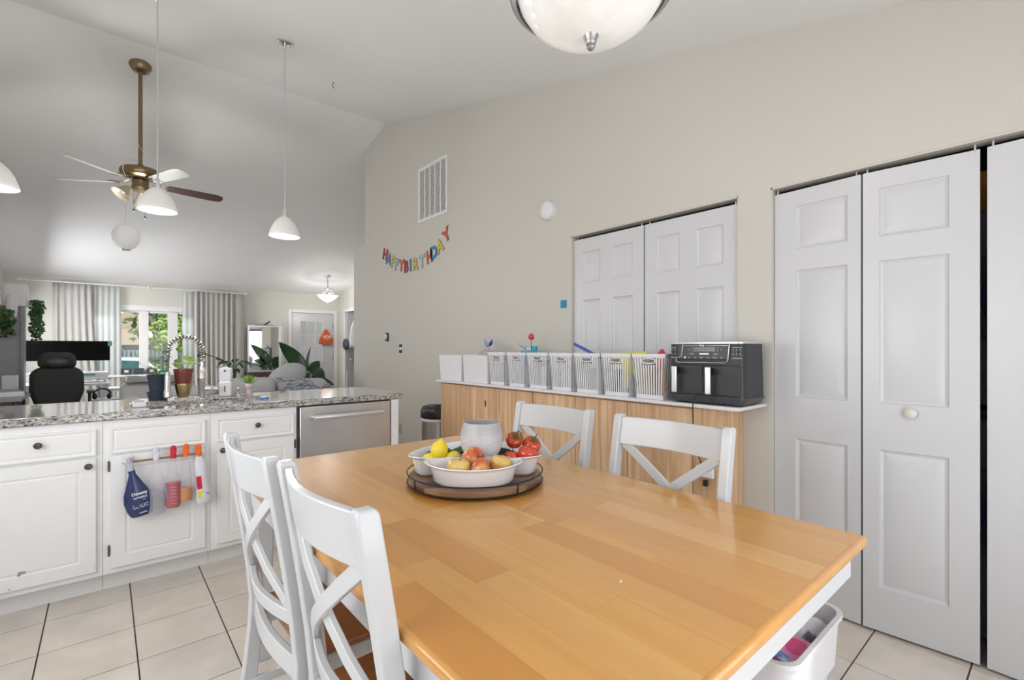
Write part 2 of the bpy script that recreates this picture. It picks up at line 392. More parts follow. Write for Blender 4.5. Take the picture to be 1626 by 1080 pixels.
# opening edges and track headers
for n, (a, b) in (('trim_1', (P0, P1)), ('trim_2', (Q0, Q1))):
    g = G(); g.box(XW+.002, a, DH-.010, XW+.075, b, DH+.001)
    g.box(XW+.002, b-.006, 0, XW+.05, b+.001, DH); g.box(XW+.002, a-.001, 0, XW+.05, a+.006, DH)
    g.build(n, M['wall'], kind=K, smooth=None)
# left wall with made-up windows, back wall with made-up patio door opening
g = G()
WA = [(.35, 2.65, .75, 2.15), (8.9, 10.3, .9, 2.3)]
ys = [YB, .35, 2.65, 8.9, 10.3, YF]
g.prism([(YB, 0), (.35, 0), (.35, cz(.35)+.02), (YB, cz(YB)+.02)], XL-.12, XL, M=SW)
g.prism([(2.65, 0), (YR, 0), (YR, cz(YR)+.02), (2.65, cz(2.65)+.02)], XL-.12, XL, M=SW)
g.prism([(YR, 0), (8.9, 0), (8.9, cz(8.9)+.02), (YR, cz(YR)+.02)], XL-.12, XL, M=SW)
g.prism([(10.3, 0), (YF, 0), (YF, cz(YF)+.02), (10.3, cz(10.3)+.02)], XL-.12, XL, M=SW)
for a, b, z0, z1 in WA:
    g.prism([(a, 0), (b, 0), (b, z0), (a, z0)], XL-.12, XL, M=SW)
    g.prism([(a, z1), (b, z1), (b, cz(b)+.02), (a, cz(a)+.02)], XL-.12, XL, M=SW)
g.build('wall_left', M['wallgrey'], kind=K, smooth=None)
g = G(); g.box(XL-.1, YB-.12, 0, -.3, YB, 2.5); g.box(2.1, YB-.12, 0, XW+.1, YB, 2.5); g.box(-.3, YB-.12, 2.12, 2.1, YB, 2.5)
g.build('wall_back', M['wallgrey'], kind=K, smooth=None)
# far wall with the front window and the entry door opening
FW = (-.30, 1.55, .76, 1.93); FD = (3.13, 4.045, 2.03)
g = G(); g.box(XL-.1, YF, 0, FW[0], YF+.14, 2.6); g.box(FW[0], YF, 0, FW[1], YF+.14, FW[2]); g.box(FW[0], YF, FW[3], FW[1], YF+.14, 2.6)
g.box(FW[1], YF, 0, FD[0], YF+.14, 2.6); g.box(FD[0], YF, FD[2], FD[1], YF+.14, 2.6); g.box(FD[1], YF, 0, XR+.1, YF+.14, 2.6)
g.build('wall_far', M['wallgrey'], kind=K, smooth=None)
# living side wall with coat closet
g = G()
CL = (9.75, 10.80, 2.07)
g.prism([(6.2, 0), (CL[0], 0), (CL[0], cz(CL[0])+.02), (6.2, cz(6.2)+.02)], XR, XR+.12, M=SW)
g.prism([(CL[1], 0), (YF, 0), (YF, cz(YF)+.02), (CL[1], cz(CL[1])+.02)], XR, XR+.12, M=SW)
g.prism([(CL[0], CL[2]), (CL[1], CL[2]), (CL[1], cz(CL[1])+.02), (CL[0], cz(CL[0])+.02)], XR, XR+.12, M=SW)
g.box(XR+.12, CL[0]-.1, 0, XR+.95, CL[0]-.02, 2.4); g.box(XR+.12, CL[1]+.02, 0, XR+.95, CL[1]+.1, 2.4); g.box(XR+.87, CL[0]-.1, 0, XR+.95, CL[1]+.1, 2.4)
g.box(XR+.12, CL[0]-.1, 2.3, XR+.95, CL[1]+.1, 2.4)
g.build('wall_side', M['wallgrey'], kind=K, smooth=None)
g = G(); g.box(XR-.015, CL[1], 0, XR, CL[1]+.075, CL[2]+.07); g.box(XR-.015, CL[0]-.075, 0, XR, CL[0], CL[2]+.07); g.box(XR-.015, CL[0], CL[2], XR, CL[1], CL[2]+.07)
g.build('trim_3', M['trim'], kind=K, bevel=.004)
# front window: frame, mullions, panes, sill
wn = G(); x0, x1, z0, z1 = FW
wn.box(x0-.07, YF-.02, z1, x1+.07, YF, z1+.10); wn.box(x0-.07, YF-.02, z0-.09, x1+.07, YF, z0); wn.box(x0-.07, YF-.02, z0, x0, YF, z1); wn.box(x1, YF-.02, z0, x1+.07, YF, z1)
window = wn.build('window_1', M['trim'], kind=K, bevel=.004)
G().box(x0-.1, YF-.13, z0-.035, x1+.1, YF+.1, z0).build('window_sill', M['trim'], window, bevel=.006)
lites = [(-.18, .09), (.235, .485), (.625, .915), (1.07, 1.34)]
edges = [x0] + [v for l in lites for v in l] + [x1]
for k in range(0, len(edges), 2):
    if edges[k+1] - edges[k] > .01: G().box(edges[k], YF+.02, z0, edges[k+1], YF+.08, z1).build('mullion', M['trim'], window, bevel=.005)
for a, b in lites:
    f = G(); f.box(a, YF+.035, z0, b, YF+.07, z0+.035); f.box(a, YF+.035, z1-.035, b, YF+.07, z1); f.build('sash', M['trim'], window, bevel=.004)
    G().box(a, YF+.05, z0+.035, b, YF+.056, z1-.035).build('pane', M['glass'], window, smooth=None)
# made-up windows in the left wall, unseen openings for the fill lamps
def simple_window(name, g0, pane):
    o = g0.build(name, M['trim'], kind=K, bevel=.004); pane.build('pane', M['glass'], o, smooth=None)
for n, (a, b, z0, z1) in (('added_kitchen_window', WA[0]), ('added_living_window', WA[1])):
    g = G(); g.box(XL-.06, a, z0, XL, b, z0+.05); g.box(XL-.06, a, z1-.05, XL, b, z1); g.box(XL-.06, a, z0+.05, XL, a+.05, z1-.05); g.box(XL-.06, b-.05, z0+.05, XL, b, z1-.05)
    g.box(XL-.05, (a+b)/2-.02, z0+.05, XL-.01, (a+b)/2+.02, z1-.05)
    simple_window(n, g, G().box(XL-.034, a+.05, z0+.05, XL-.028, b-.05, z1-.05))
# entry door
d = G(); a, b, h = FD
hx = [(a+.20, a+.41), (a+.41, a+.62), (a+.62, a+.80)]
dp = empty('door_1', (0, 0, 0), kind=K)
GX0, GX1, GZ0, GZ1 = 3.30, 3.80, .93, 1.86
d.box(a+.012, YF+.0, .01, GX0, YF+.045, h-.012); d.box(GX1, YF, .01, b-.012, YF+.045, h-.012); d.box(GX0, YF, .01, GX1, YF+.045, GZ0); d.box(GX0, YF, GZ1, GX1, YF+.045, h-.012)
d.build('door_slab', M['doorw'], dp, smooth=None)
gr = G()
for x in (GX0+.0, GX0+.16, GX0+.335, GX1-.012): gr.box(x, YF-.004, GZ0, x+.014, YF+.018, GZ1)
for z in (GZ0, GZ0+.30, GZ0+.61, GZ1-.014): gr.box(GX0, YF-.004, z, GX1, YF+.018, z+.014)
gr.build('door_grille', M['trim'], dp)
G().box(GX0, YF+.02, GZ0, GX1, YF+.026, GZ1).build('pane', M['glass'], dp, smooth=None)
g = G(); g.box(a-.075, YF-.018, 0, a, YF, h+.075); g.box(b, YF-.018, 0, b+.075, YF, h+.075); g.box(a, YF-.018, h, b, YF, h+.075)
g.build('door_casing', M['trim'], dp, bevel=.004)
g = G()
for z in (.25, 1.0, 1.75): g.box(b-.016, YF-.006, z-.045, b-.006, YF+.002, z+.045)
g.build('hinge', M['knob'], dp)
g = G(); g.ball((a+.075, YF-.05, .98), .028); g.cyl((a+.075, YF, .98), (a+.075, YF-.04, .98), .012); g.build('door_knob', M['brass'], dp)
# baseboards
G().box(XW-.012, P1+.02, 0, XW, 6.256, .085).build('baseboard_right', M['trim'], kind=K, bevel=.003)
G().box(XL+.0, YF-.012, 0, FD[0]-.08, YF, .085).build('baseboard_far', M['trim'], kind=K, bevel=.003)
g = G(); g.box(-.3, YB-.09, 0, -.25, YB-.03, 2.12); g.box(2.05, YB-.09, 0, 2.1, YB-.03, 2.12); g.box(.88, YB-.09, 0, .94, YB-.03, 2.12); g.box(-.3, YB-.09, 2.06, 2.1, YB-.03, 2.12)
pd = g.build('added_patio_door', M['trim'], kind=K)  # made-up patio door frame out of view, put in for the rear fill lamp
# ------------------------------------------------------------------ bifold closet doors
PR = [(.010, .006), (.014, .007), (.036, .0005), (.038, .0)]
def leaf(name, width, rects, parent):
    g = G().panel(.002, width-.002, .012, 2.012, .034, rects, [(.004, .006), (.014, .010), (.042, .002)])
    return g.build(name, M['doorw'], parent, smooth=20)
def bif(parent, y0, y1, x0, x1, rects, knob=None):
    wd = math.hypot(y1-y0, x1-x0)
    o = leaf('door_leaf', wd, rects, parent); o.location = (x0, y0, 0)
    # local +x runs from (x0,y0) to (x1,y1)
    o.rotation_euler = (0, 0, math.atan2(y1-y0, x1-x0)); return o
pc = empty('door_3', (XW+.02, P1, 0), kind=K)
pc.location = (0, 0, 0)
two = lambda w: [(w*.135, w*.135+w*.27, z0, z1) for z0, z1 in ((.25, .72), (.90, 1.58), (1.70, 1.92))] + [(w*.575, w*.575+w*.27, z0, z1) for z0, z1 in ((.25, .72), (.90, 1.58), (1.70, 1.92))]
ym = 1.733
bif(pc, P1-.006, ym+.003, XW+.022, XW+.022, two(P1-ym))
bif(pc, ym-.003, P0+.006, XW+.022, XW+.022, two(ym-P0))
wc = empty('door_4', (0, 0, 0), kind=K)
l1 = [(.10, .318, a, b) for a, b in ((.20, .80), (1.00, 1.62), (1.725, 1.935))]
l2 = [(.060, .285, a, b) for a, b in ((.20, .80), (1.00, 1.62), (1.725, 1.935))]
bif(wc, .972, .602, XW+.028, XW+.004, l1)
o2 = bif(wc, .598, .224, XW+.004, XW+.028, l2)
l3 = [(.10, .30, a, b) for a, b in ((.20, .80), (1.00, 1.62), (1.725, 1.935))]
bif(wc, .208, -.17, XW+.026, XW+.006, l3)
bif(wc, -.174, -.574, XW+.006, XW+.026, l2)
kb = G().lathe([(0, -.028), (.012, -.027), (.0215, -.020), (.0225, -.012), (.012, -.006), (.012, .002)], 24, M=T(XW+.0155, .432, .968) @ RY(PI/2) )
kb.build('door_knob', mat('ivory_knob', (.68, .66, .60), .35), wc)
# knob recess ring lies on the second leaf
pv = G()
for y in (.955, .625, .585, .24, .19): pv.cyl((XW+.03, y, 2.0), (XW+.03, y, 2.035), .004, 8)
for y in (P1-.03, ym+.03, ym-.03, P0+.03): pv.cyl((XW+.04, y, 2.0), (XW+.04, y, 2.035), .004, 8)
pv.build('trim_4', M['alu'], kind=K)
# ================================================================== PENINSULA
CT = .917; CF = 3.13
pcab = [(.10, .006), (.013, .008)]
def cab_front(g, x0, x1, z0, z1, y=3.135, fr=.055, routed=True, t=.019):
    M_ = T(0, y, 0)
    prof = [(.004, .003), (.010, .005), (.014, .002), (.02, .0022)]
    g.panel(x0, x1, z0, z1, t, [(x0+fr, x1-fr, z0+fr, z1-fr)] if routed else [], prof, M_)
    return g
def knob2(parent, x, z, y=3.135):
    g = G(); g.lathe([(0, .027), (.010, .026), (.0155, .020), (.0145, .014), (.007, .010), (.007, -.002)], 20, M=T(x, y, z) @ RX(PI/2)); return g.build('knob', M['knob'], parent)
def hinge(parent, x, z):
    return G().box(x-.004, 3.130, z-.026, x+.004, 3.150, z+.026).build('hinge', M['knob'], parent, bevel=.001)
def base_cabinet(x0, x1, dx0, dx1, label, hingeside, false_front=False, dz=(.13, .695), tz=(.708, .838)):
    r = empty('base_cabinet', (0, 0, 0), label=label, cat='cabinet', group='white base cabinets of the peninsula')
    g = G(); g.box(x0+.0005, 3.152, .10, x1-.0005, 3.172, .874); g.box(x0+.0005, 3.172, .10, x1-.0005, 3.74, .66); g.build('body', M['cab'], r, smooth=None)
    g = G(); g.box(x0+.0005, 3.225, 0, x1-.0005, 3.70, .0985); g.build('toe_kick', M['cab'], r, smooth=None)
    g = cab_front(G(), dx0, dx1, *tz, fr=.008, t=.017); dr = g.build('false_front' if false_front else 'drawer', M['cab'], r, bevel=.0015)
    g = cab_front(G(), dx0, dx1, *dz, fr=.058, t=.017); do = g.build('door', M['cab'], r, bevel=.0015)
    if not false_front: knob2(dr, (dx0+dx1)/2, (tz[0]+tz[1])/2+.012)
    kx = dx1-.028 if hingeside == 'L' else dx0+.028
    knob2(do, kx, dz[1]-.035)
    hx = dx0-.006 if hingeside == 'L' else dx1+.006
    hinge(do, hx, .645); hinge(do, hx, .22)
    return r, do
lc, ldoor = base_cabinet(-.465, -.0075, -.44, -.032, 'white base cabinet at left edge with a knob on its drawer', 'L')
base_cabinet(-.9225, -.4655, -.90, -.49, 'white base cabinet next to the left wall', 'L')
sc, sdoor = base_cabinet(-.007, .4525, .022, .428, 'white sink cabinet with bottles hanging on its door', 'L', True)
base_cabinet(.453, .915, .483, .897, 'white base cabinet between sink cabinet and dishwasher', 'R')
# paint chips
ch = G(); 
for x, z, sx, sz in ((-.29, .205, .012, .005), (-.30, .196, .005, .003), (-.04, .162, .003, .0015), (-.33, .14, .004, .002)):
    ch.box(x-sx, 3.1338, z-sz, x+sx, 3.136, z+sz)
ch.build('paint_chip', mat('bare_wood', (.35, .33, .30), .8), lc)
# dishwasher
r = empty('dishwasher', (1.235, 3.14, 0), label='stainless steel dishwasher under right end of granite counter', cat='dishwasher')
ix = 1.235
G().box(.918-ix, .02, .10, 1.544-ix, .60, .872).build('tub', M['charcoal'], r, smooth=None)
G().box(.930-ix, -.01, .115, 1.538-ix, .018, .868).build('door', M['steel'], r, bevel=.004)
G().box(.93-ix, .06, 0, 1.538-ix, .12, .10).build('toe_kick', M['black'], r)
h = [( -.23 + .46*t_, -.055 - .012*math.sin(PI*t_), .80) for t_ in [i/14 for i in range(15)]]
g = G(); g.tube(h, .0135, 10, flat=1.3); g.cyl((-.225, -.055, .80), (-.225, -.008, .80), .010, 10); g.cyl((.225, -.055, .80), (.225, -.008, .80), .010, 10)
g.build('handle', M['alu'], r)
# end panel and back panel
r = G().box(1.552, 3.137, 0, 1.608, 3.74, .874).build('end_panel', M['cab'], bevel=.003)
tag(r, 'white upright end panel right of the dishwasher', 'cabinet panel')
r = G().box(-.9, 3.745, 0, 1.60, 3.765, .874).build('back_panel', M['cab']); tag(r, 'white panel closing the back of the peninsula', 'cabinet panel')
# granite counter with sink cutout
hx0, hx1, hy0, hy1 = .115, .80, 3.275, 3.585
g = G(); X = [XL+.01, hx0, hx1, 1.635]; Y = [CF, hy0, hy1, 3.87]
cache = {}
def V(x, y, z):
    k = (x, y, z)
    if k not in cache: cache[k] = g.b.verts.new(k)
    return cache[k]
for z in (CT-.04, CT):
    for i in range(3):
        for j in range(3):
            if i == 1 and j == 1: continue
            g.b.faces.new((V(X[i],Y[j],z), V(X[i+1],Y[j],z), V(X[i+1],Y[j+1],z), V(X[i],Y[j+1],z)))
def side(p, q): g.b.faces.new((V(*p, CT-.04), V(*q, CT-.04), V(*q, CT), V(*p, CT)))
for i in range(3): side((X[i], Y[0]), (X[i+1], Y[0])); side((X[i], Y[3]), (X[i+1], Y[3])); side((X[0], Y[i]), (X[0], Y[i+1])); side((X[3], Y[i]), (X[3], Y[i+1]))
side((hx0, hy0), (hx1, hy0)); side((hx0, hy1), (hx1, hy1)); side((hx0, hy0), (hx0, hy1)); side((hx1, hy0), (hx1, hy1))
r = g.build('granite_countertop', M['granite'], bevel=.006, seg=3, smooth=35); tag(r, 'speckled grey granite countertop with a sink cutout', 'countertop')
r = empty('kitchen_sink', (0, 0, 0), label='undermount sink basin below the granite counter', cat='sink')
g = G(); t_ = .004
g.box(hx0-.01, hy0-.01, CT-.042-t_, hx0, hy1+.01, CT-.041); g.box(hx1, hy0-.01, CT-.042-t_, hx1+.01, hy1+.01, CT-.041)
g.box(hx0-.006, hy0-.006, CT-.24, hx0-.002, hy1+.006, CT-.041); g.box(hx1+.002, hy0-.006, CT-.24, hx1+.006, hy1+.006, CT-.041)
g.box(hx0-.006, hy0-.006, CT-.24, hx1+.006, hy0-.002, CT-.041); g.box(hx0-.006, hy1+.002, CT-.24, hx1+.006, hy1+.006, CT-.041)
g.box(hx0-.006, hy0-.006, CT-.244, hx1+.006, hy1+.006, CT-.24); g.build('basin', M['whiteg'], r, smooth=None)
G().lathe([(0, 0), (.04, 0), (.042, .003), (.03, .005), (0, .004)], 20, M=T(.45, 3.43, CT-.2395)).build('drain', M['chrome'], r)
# ------------------------------------------------------------------ faucet (spring neck)
fx, fy = .478, 3.635
r = empty('spring_faucet', (fx, fy, CT), label='brushed nickel spring neck faucet behind the sink', cat='faucet')
G().lathe([(.0, 0), (.030, 0), (.030, .006), (.022, .010), (.021, .12), (.023, .125), (.023, .140), (.020, .145), (.020, .20), (.014, .205), (.014, .235), (0, .236)], 24).build('body', M['chrome'], r)
arc = []
R_ = .088; cxx = -R_
for i in range(6): arc.append((0, -.0*i, .235 + i*.014))
z0_ = .305
for i in range(1, 19):
    a_ = PI*i/18*.98; arc.append((-R_ + R_*math.cos(a_), -.02*(i/18), z0_ + R_*math.sin(a_)))
ex = arc[-1]
for i in range(1, 8): arc.append((ex[0]-.001*i, ex[1], ex[2]-.02*i))
G().tube(arc, .006, 10).build('hose', M['knob'], r)
# spring coil around the arc
def along(pts, s):
    k = s*(len(pts)-1); i = min(int(k), len(pts)-2); f = k-i
    return Vector(pts[i]).lerp(Vector(pts[i+1]), f), (Vector(pts[i+1])-Vector(pts[i])).normalized()
body = arc[:26]; coil = []; turns = 21; NN = turns*10
for i in range(NN+1):
    p, t_ = along(body, i/NN); a_ = t_.cross(Vector((0, 1, 0))).normalized(); b_ = t_.cross(a_)
    w_ = 2*PI*turns*i/NN; coil.append(p + a_*.0135*math.cos(w_) + b_*.0135*math.sin(w_))
G().tube(coil, .0036, 6).build('spring', M['chrome'], r)
e = arc[-1]
G().lathe([(0, .005), (.012, .005), (.014, -.01), (.0165, -.02), (.0165, -.10), (.021, -.112), (.021, -.15), (.016, -.155), (0, -.155)], 20, M=T(*e)).build('spray_head', M['chrome'], r)
g = G(); g.tube([(0, 0, .225), (-.05, -.005, .228), (-.10, -.012, .228), (e[0]+.02, e[1], .228)], .004, 8); g.build('holder_arm', M['chrome'], r)
G().ball((-.0, -.024, .178), .016).build('button', M['white'], r)
g = G(); g.tube([(.015, 0, .062), (.045, -.012, .064), (.085, -.02, .06)], [.015, .019, .014], 12); g.build('handle', M['chrome'], r)
# ------------------------------------------------------------------ things on the counter
C3('navy', .020, .032, .055, .55); C3('terra', .19, .035, .028, .35, coat=.3); C3('gold', .55, .42, .20, .25, metal=1); C3('soil', .04, .025, .015, .95)
C3('greentag', .02, .22, .14, .5); C3('pink', .62, .50, .54, .3, coat=.4)
def leafmesh(g, base, tip, width, bend=.3, up=Vector((0, 0, 1)), n=8, fold=.15, tw=0):
    base, tip = Vector(base), Vector(tip); d = tip-base; L_ = d.length; t_ = d.normalized()
    s_ = t_.cross(up); s_ = s_.normalized() if s_.length > 1e-4 else Vector((1, 0, 0))
    if tw: s_ = (Matrix.Rotation(tw, 3, t_) @ s_)
    nn = s_.cross(t_).normalized()
    rows = []
    for i in range(n+1):
        u = i/n; c = base + d*u + nn*(bend*L_*math.sin(PI*u)*.5) ; wd = width*(math.sin(PI*min(1, max(0, u**.75)))**.8 if 0 < u < 1 else .02)
        rows.append([g.b.verts.new(c - s_*wd/2 + nn*wd*fold), g.b.verts.new(c), g.b.verts.new(c + s_*wd/2 + nn*wd*fold)])
    for a, b in zip(rows, rows[1:]):
        for k in range(2): g.b.faces.new((a[k], a[k+1], b[k+1], b[k]))
# navy pot with saucer and small vine
x, y = .2565, 3.735
r = empty('potted_vine', (x, y, CT), label='yellow green vine in a navy blue plastic pot with saucer', cat='potted plant')
G().lathe([(0, .03), (.041, .03), (.056, .15), (.059, .157), (.053, .157), (.05, .145), (0, .143)], 28).build('pot', M['navy'], r)
G().lathe([(0, 0), (.048, 0), (.056, .042), (.059, .044), (.059, .048), (.053, .048), (.044, .008), (0, .006)], 28).build('saucer', M['navy'], r)
G().lathe([(0, .146), (.05, .144), (.05, .13), (0, .13)], 20).build('soil', M['soil'], r)
rn = random.Random(3)
for k in range(15):
    a_ = rn.uniform(0, 2*PI); h_ = rn.uniform(.02, .09); rr = rn.uniform(.01, .05)
    b0 = Vector((rr*.5*math.cos(a_), rr*.5*math.sin(a_), .15)); b1 = Vector((rr*math.cos(a_), rr*math.sin(a_), .15+h_))
    g = G(); g.tube([b0, (b0+b1)/2 + Vector((0, 0, .01)), b1], .0012, 5)
    leafmesh(g, b1, b1 + Vector((.035*math.cos(a_), .035*math.sin(a_), rn.uniform(-.015, .02))), .026)
    g.build('leaf', M['leafl' if k % 3 else 'leafy'], r)
g = G(); b1 = Vector((-.075, 0, .215)); g.tube([(0, 0, .15), (-.03, 0, .20), b1], .0013, 5); leafmesh(g, b1, b1+Vector((-.045, .0, .02)), .016); g.build('leaf', M['leafl'], r)
G().box(.0, -.045, .145, .04, -.0435, .185).build('plant_tag', M['greentag'], r)
G().box(.008, -.046, .165, .032, -.0451, .170).build('tag_lettering', M['white'], r)
# red pot in gold pot
x, y = .386, 3.712
r = empty('potted_pothos', (x, y, CT), label='green leafy pothos in a red pot set in a gold pot', cat='potted plant')
G().lathe([(0, 0), (.046, 0), (.046, .006), (.034, .008)], 28).build('saucer', M['white'], r)
G().lathe([(0, .008), (.030, .008), (.036, .02), (.047, .09), (.047, .096), (.044, .096), (.03, .03)], 28).build('outer_pot', M['gold'], r)
G().lathe([(0, .06), (.036, .06), (.043, .10), (.053, .182), (.055, .182), (.055, .19), (.050, .19), (.046, .17), (0, .168)], 28).build('pot', M['terra'], r)
for k, (dx, dz, lx, lz) in enumerate(((-.01, .055, -.04, .02), (.0, .10, .03, -.025), (.01, .085, .055, -.015), (-.02, .13, .012, .03), (-.005, .145, -.038, .0), (.02, .04, .04, .02), (-.02, .03, -.035, .03))):
    g = G(); b1 = Vector((dx, -.005*k+.01, .17+dz)); g.tube([(0, 0, .165), (dx*.5, 0, .17+dz*.6), b1], .0015, 5)
    leafmesh(g, b1, b1+Vector((lx, -.01, lz)), .036, tw=1.15); g.build('leaf', M['leafy' if k % 2 else 'leafl'], r)
# soap dispenser
x, y = .622, 3.70
r = empty('soap_dispenser', (x, y, CT), label='white boxy automatic soap dispenser right of the faucet', cat='soap dispenser')
r.rotation_euler = (0, 0, -.35)
G().box(-.037, -.03, 0, .037, .03, .096).build('tank', M['white'], r, bevel=.008)
G().box(-.0365, -.03, .099, .0365, .03, .190).build('head', M['white'], r, bevel=.008)
G().box(-.030, -.026, .094, .030, .026, .101).build('seam', M['steel'], r)
G().box(-.003, -.0315, .03, .003, -.029, .072).build('level_window', M['black'], r)
G().lathe([(0, .190), (.018, .190), (.016, .196), (0, .197)], 20).build('button', M['white'], r)
G().cyl((0, -.030, .173), (0, -.036, .170), .006).build('spout', M['black'], r)
# tap / little faucet
r = empty('water_tap', (.69, 3.655, CT), label='small chrome water tap next to the soap dispenser', cat='tap')
G().lathe([(0, 0), (.018, 0), (.016, .006), (.010, .010), (.010, .045), (.014, .050), (.012, .058), (0, .06)], 20).build('base', M['chrome'], r)
G().tube([(0, 0, .05), (.01, 0, .04), (.018, 0, .015), (.035, -.005, .008), (.05, -.01, .012)], .006, 8).build('spout', M['chrome'], r)
# succulent in pink goblet pot
x, y = .760, 3.70
r = empty('potted_succulent', (x, y, CT), label='small green spiky succulent in a pale pink footed pot', cat='potted plant')
G().lathe([(0, 0), (.030, 0), (.026, .01), (.020, .035), (.022, .042), (.032, .052), (.034, .068), (.030, .080), (.026, .078), (0, .074)], 28).build('pot', M['pink'], r)
for k in range(26):
    a_ = k*2.4; el = .35 + .042*k; ln = .075 - .0008*k
    b0 = Vector((.006*math.cos(a_), .006*math.sin(a_), .078)); g = G()
    leafmesh(g, b0, b0+Vector((ln*math.cos(a_)*math.cos(el), ln*math.sin(a_)*math.cos(el), ln*math.sin(el)*1.1)), .018, bend=-.15)
    g.build('leaf', M['leafy' if k % 3 else 'leafl'], r)
# sponge caddy, blue lid
r = empty('sponge_caddy', (.145, 3.34, CT), label='small white sponge caddy on the left rim of the sink', cat='sponge holder')
g = G(); g.box(-.03, -.045, 0, .03, .045, .028); g.build('tray', M['white'], r, bevel=.004); G().box(-.022, -.037, .0285, .022, .037, .034).build('sponge', mat('grey_sponge', (.45, .46, .46), .9), r, bevel=.004)
C3('blue', .02, .12, .55, .35)
r = empty('scrub_lid', (.775, 3.335, CT), label='small round blue and white lid on counter edge right of sink', cat='lid')
G().lathe([(0, 0), (.024, 0), (.024, .010), (0, .010)], 24).build('rim', M['blue'], r); G().lathe([(0, .0102), (.023, .0102), (.020, .0145), (0, .0155)], 24).build('top', M['white'], r)
# ------------------------------------------------------------------ bottles hanging on the towel bar
r = empty('towel_bar', (.245, 3.10, .66), label='copper coloured bar mounted across the sink cabinet door', cat='towel bar')
G().cyl((-.155, -.012, .004), (.165, -.012, .006), .0052, 12).build('rod', mat('copper_rod', (.30, .17, .10), .3, .9), r)
for s_, nx in ((-1, -.160), (1, .160)):
    g = G(); g.box(nx-.022, .022, -.006, nx+.022, .034, .028); g.box(nx-.006, -.018, -.004, nx+.006, .034, .012); g.build('bracket', M['alu'] if s_ > 0 else M['white'], r, bevel=.002)
C3('downyb', .018, .035, .13, .22, coat=.4); C3('greyhead', .50, .51, .58, .35); C3('redhead', .60, .02, .05, .3); C3('orangehead', .85, .17, .02, .3)
C3('redliq', .50, .002, .02, .15, coat=.5); C3('oranliq', .68, .22, .01, .15, coat=.5); C3('clearliq', .56, .58, .63, .12, coat=.5, alpha=.30); C3('clearpl', .62, .63, .70, .12, coat=.4, alpha=.20)
C3('whiteb', .70, .71, .80, .3); C3('lettw', .85, .85, .9, .5); C3('pinkl', .75, .25, .7, .5); C3('cyanl', .15, .45, .75, .5); C3('yel', .80, .75, .05, .5)
def bottle(x, ztop, prof, mbody, mhead, label, tilt=0, sy=.55, liquid=None, lev=None, rz=0, y=3.088):
    r = empty('spray_bottle', (x, y, ztop), label=label, cat='spray bottle', group='spray bottles hanging on the towel bar', rot=(0, tilt, rz))
    prof = [(a_*1.13, b_) for a_, b_ in prof]
    G().lathe(prof, 28, sx=1, sy=sy).build('bottle', mbody, r)
    if liquid:
        q = [(p[0]*.96, p[1]) for p in prof if p[1] <= lev]
        G().lathe([(0, lev), (q[0][0], lev)] + [(a_, b_+.002) for a_, b_ in q], 24, sx=1, sy=sy).build('liquid', liquid, r)
    # head : neck ring, trigger housing, nozzle, trigger that hooks over the rod
    G().lathe([(0, -.028), (.014, -.028), (.0145, -.008), (.011, -.004), (0, -.004)], 18).build('collar', mhead, r)
    g = G(); g.prism([(-.012, -.006), (.012, -.006), (.015, .012), (.014, .030), (.004, .038), (-.010, .036), (-.015, .02)], -.009, .010)
    g.prism([(-.006, .018), (.006, .018), (.006, .034), (-.006, .034)], -.026, -.008)
    g.build('trigger_head', mhead, r, bevel=.0025)
    g = G(); g.tube([(0, .012, .020), (0, .020, .010), (0, .021, -.010)], .004, 8); g.build('trigger', mhead, r)
    return r
dn = bottle(.098, .648, [(.0125, -.02), (.013, -.05), (.030, -.10), (.048, -.15), (.053, -.19), (.048, -.235), (.040, -.262), (.032, -.268), (0, -.266)], M['downyb'], M['greyhead'], 'dark blue wrinkle releaser spray bottle, leftmost of those hanging', tilt=-.18, sy=.42)
text('Downy', .0215, M['lettw'], dn, (.010, -.0235, -.148), (PI/2, 0, .0), bold=.0006, ext=.0004)
text('WRINKLE', .0132, M['lettw'], dn, (.010, -.0235, -.170), (PI/2, 0, .0), bold=.0003, ext=.0004)
text('RELEASER', .0112, M['cyanl'], dn, (.010, -.0235, -.184), (PI/2, 0, .0), ext=.0004)
for k, mm in enumerate((M['pinkl'], M['cyanl'], M['lettw'])):
    G().tube([(-.028 + .064*i/16, -.0235 + .004*abs(i/16-.5), -.212 + .010*math.sin(i*.75 + k*1.7)) for i in range(17)], .0011, 6).build('swirl', mm, dn)
G().box(-.008, -.021, -.250, .024, -.0185, -.246).build('small_print', M['lettw'], dn)
bottle(.205, .688, [(.013, -.02), (.0145, -.045), (.017, -.09), (.030, -.135), (.033, -.20), (.037, -.29), (.034, -.308), (0, -.305)], M['clearpl'], M['whiteb'], 'clear spray bottle with a white head and clear liquid', sy=.6, liquid=M['clearliq'], lev=-.19)
rb = bottle(.277, .686, [(.013, -.02), (.013, -.06), (.018, -.10), (.029, -.14), (.0315, -.165), (.031, -.20), (.0325, -.24), (.032, -.27), (.024, -.290), (0, -.291)], M['clearpl'], M['redhead'], 'spray bottle with a red head and red liquid', sy=.62, liquid=M['redliq'], lev=-.155)
for k in range(6): G().box(-.012, -.0215, -.180-.017*k, .012, -.0200, -.1785-.017*k).build('level_mark', M['lettw'], rb)
G().box(-.033, -.012, -.235, -.030, .006, -.165).build('label', M['cyanl'], rb)
bottle(.333, .688, [(.012, -.02), (.0125, -.05), (.018, -.09), (.024, -.14), (.026, -.20), (.028, -.25), (.026, -.268), (0, -.27)], M['clearpl'], M['orangehead'], 'slim clear spray bottle with an orange head and amber liquid', sy=.7, liquid=M['oranliq'], lev=-.20)
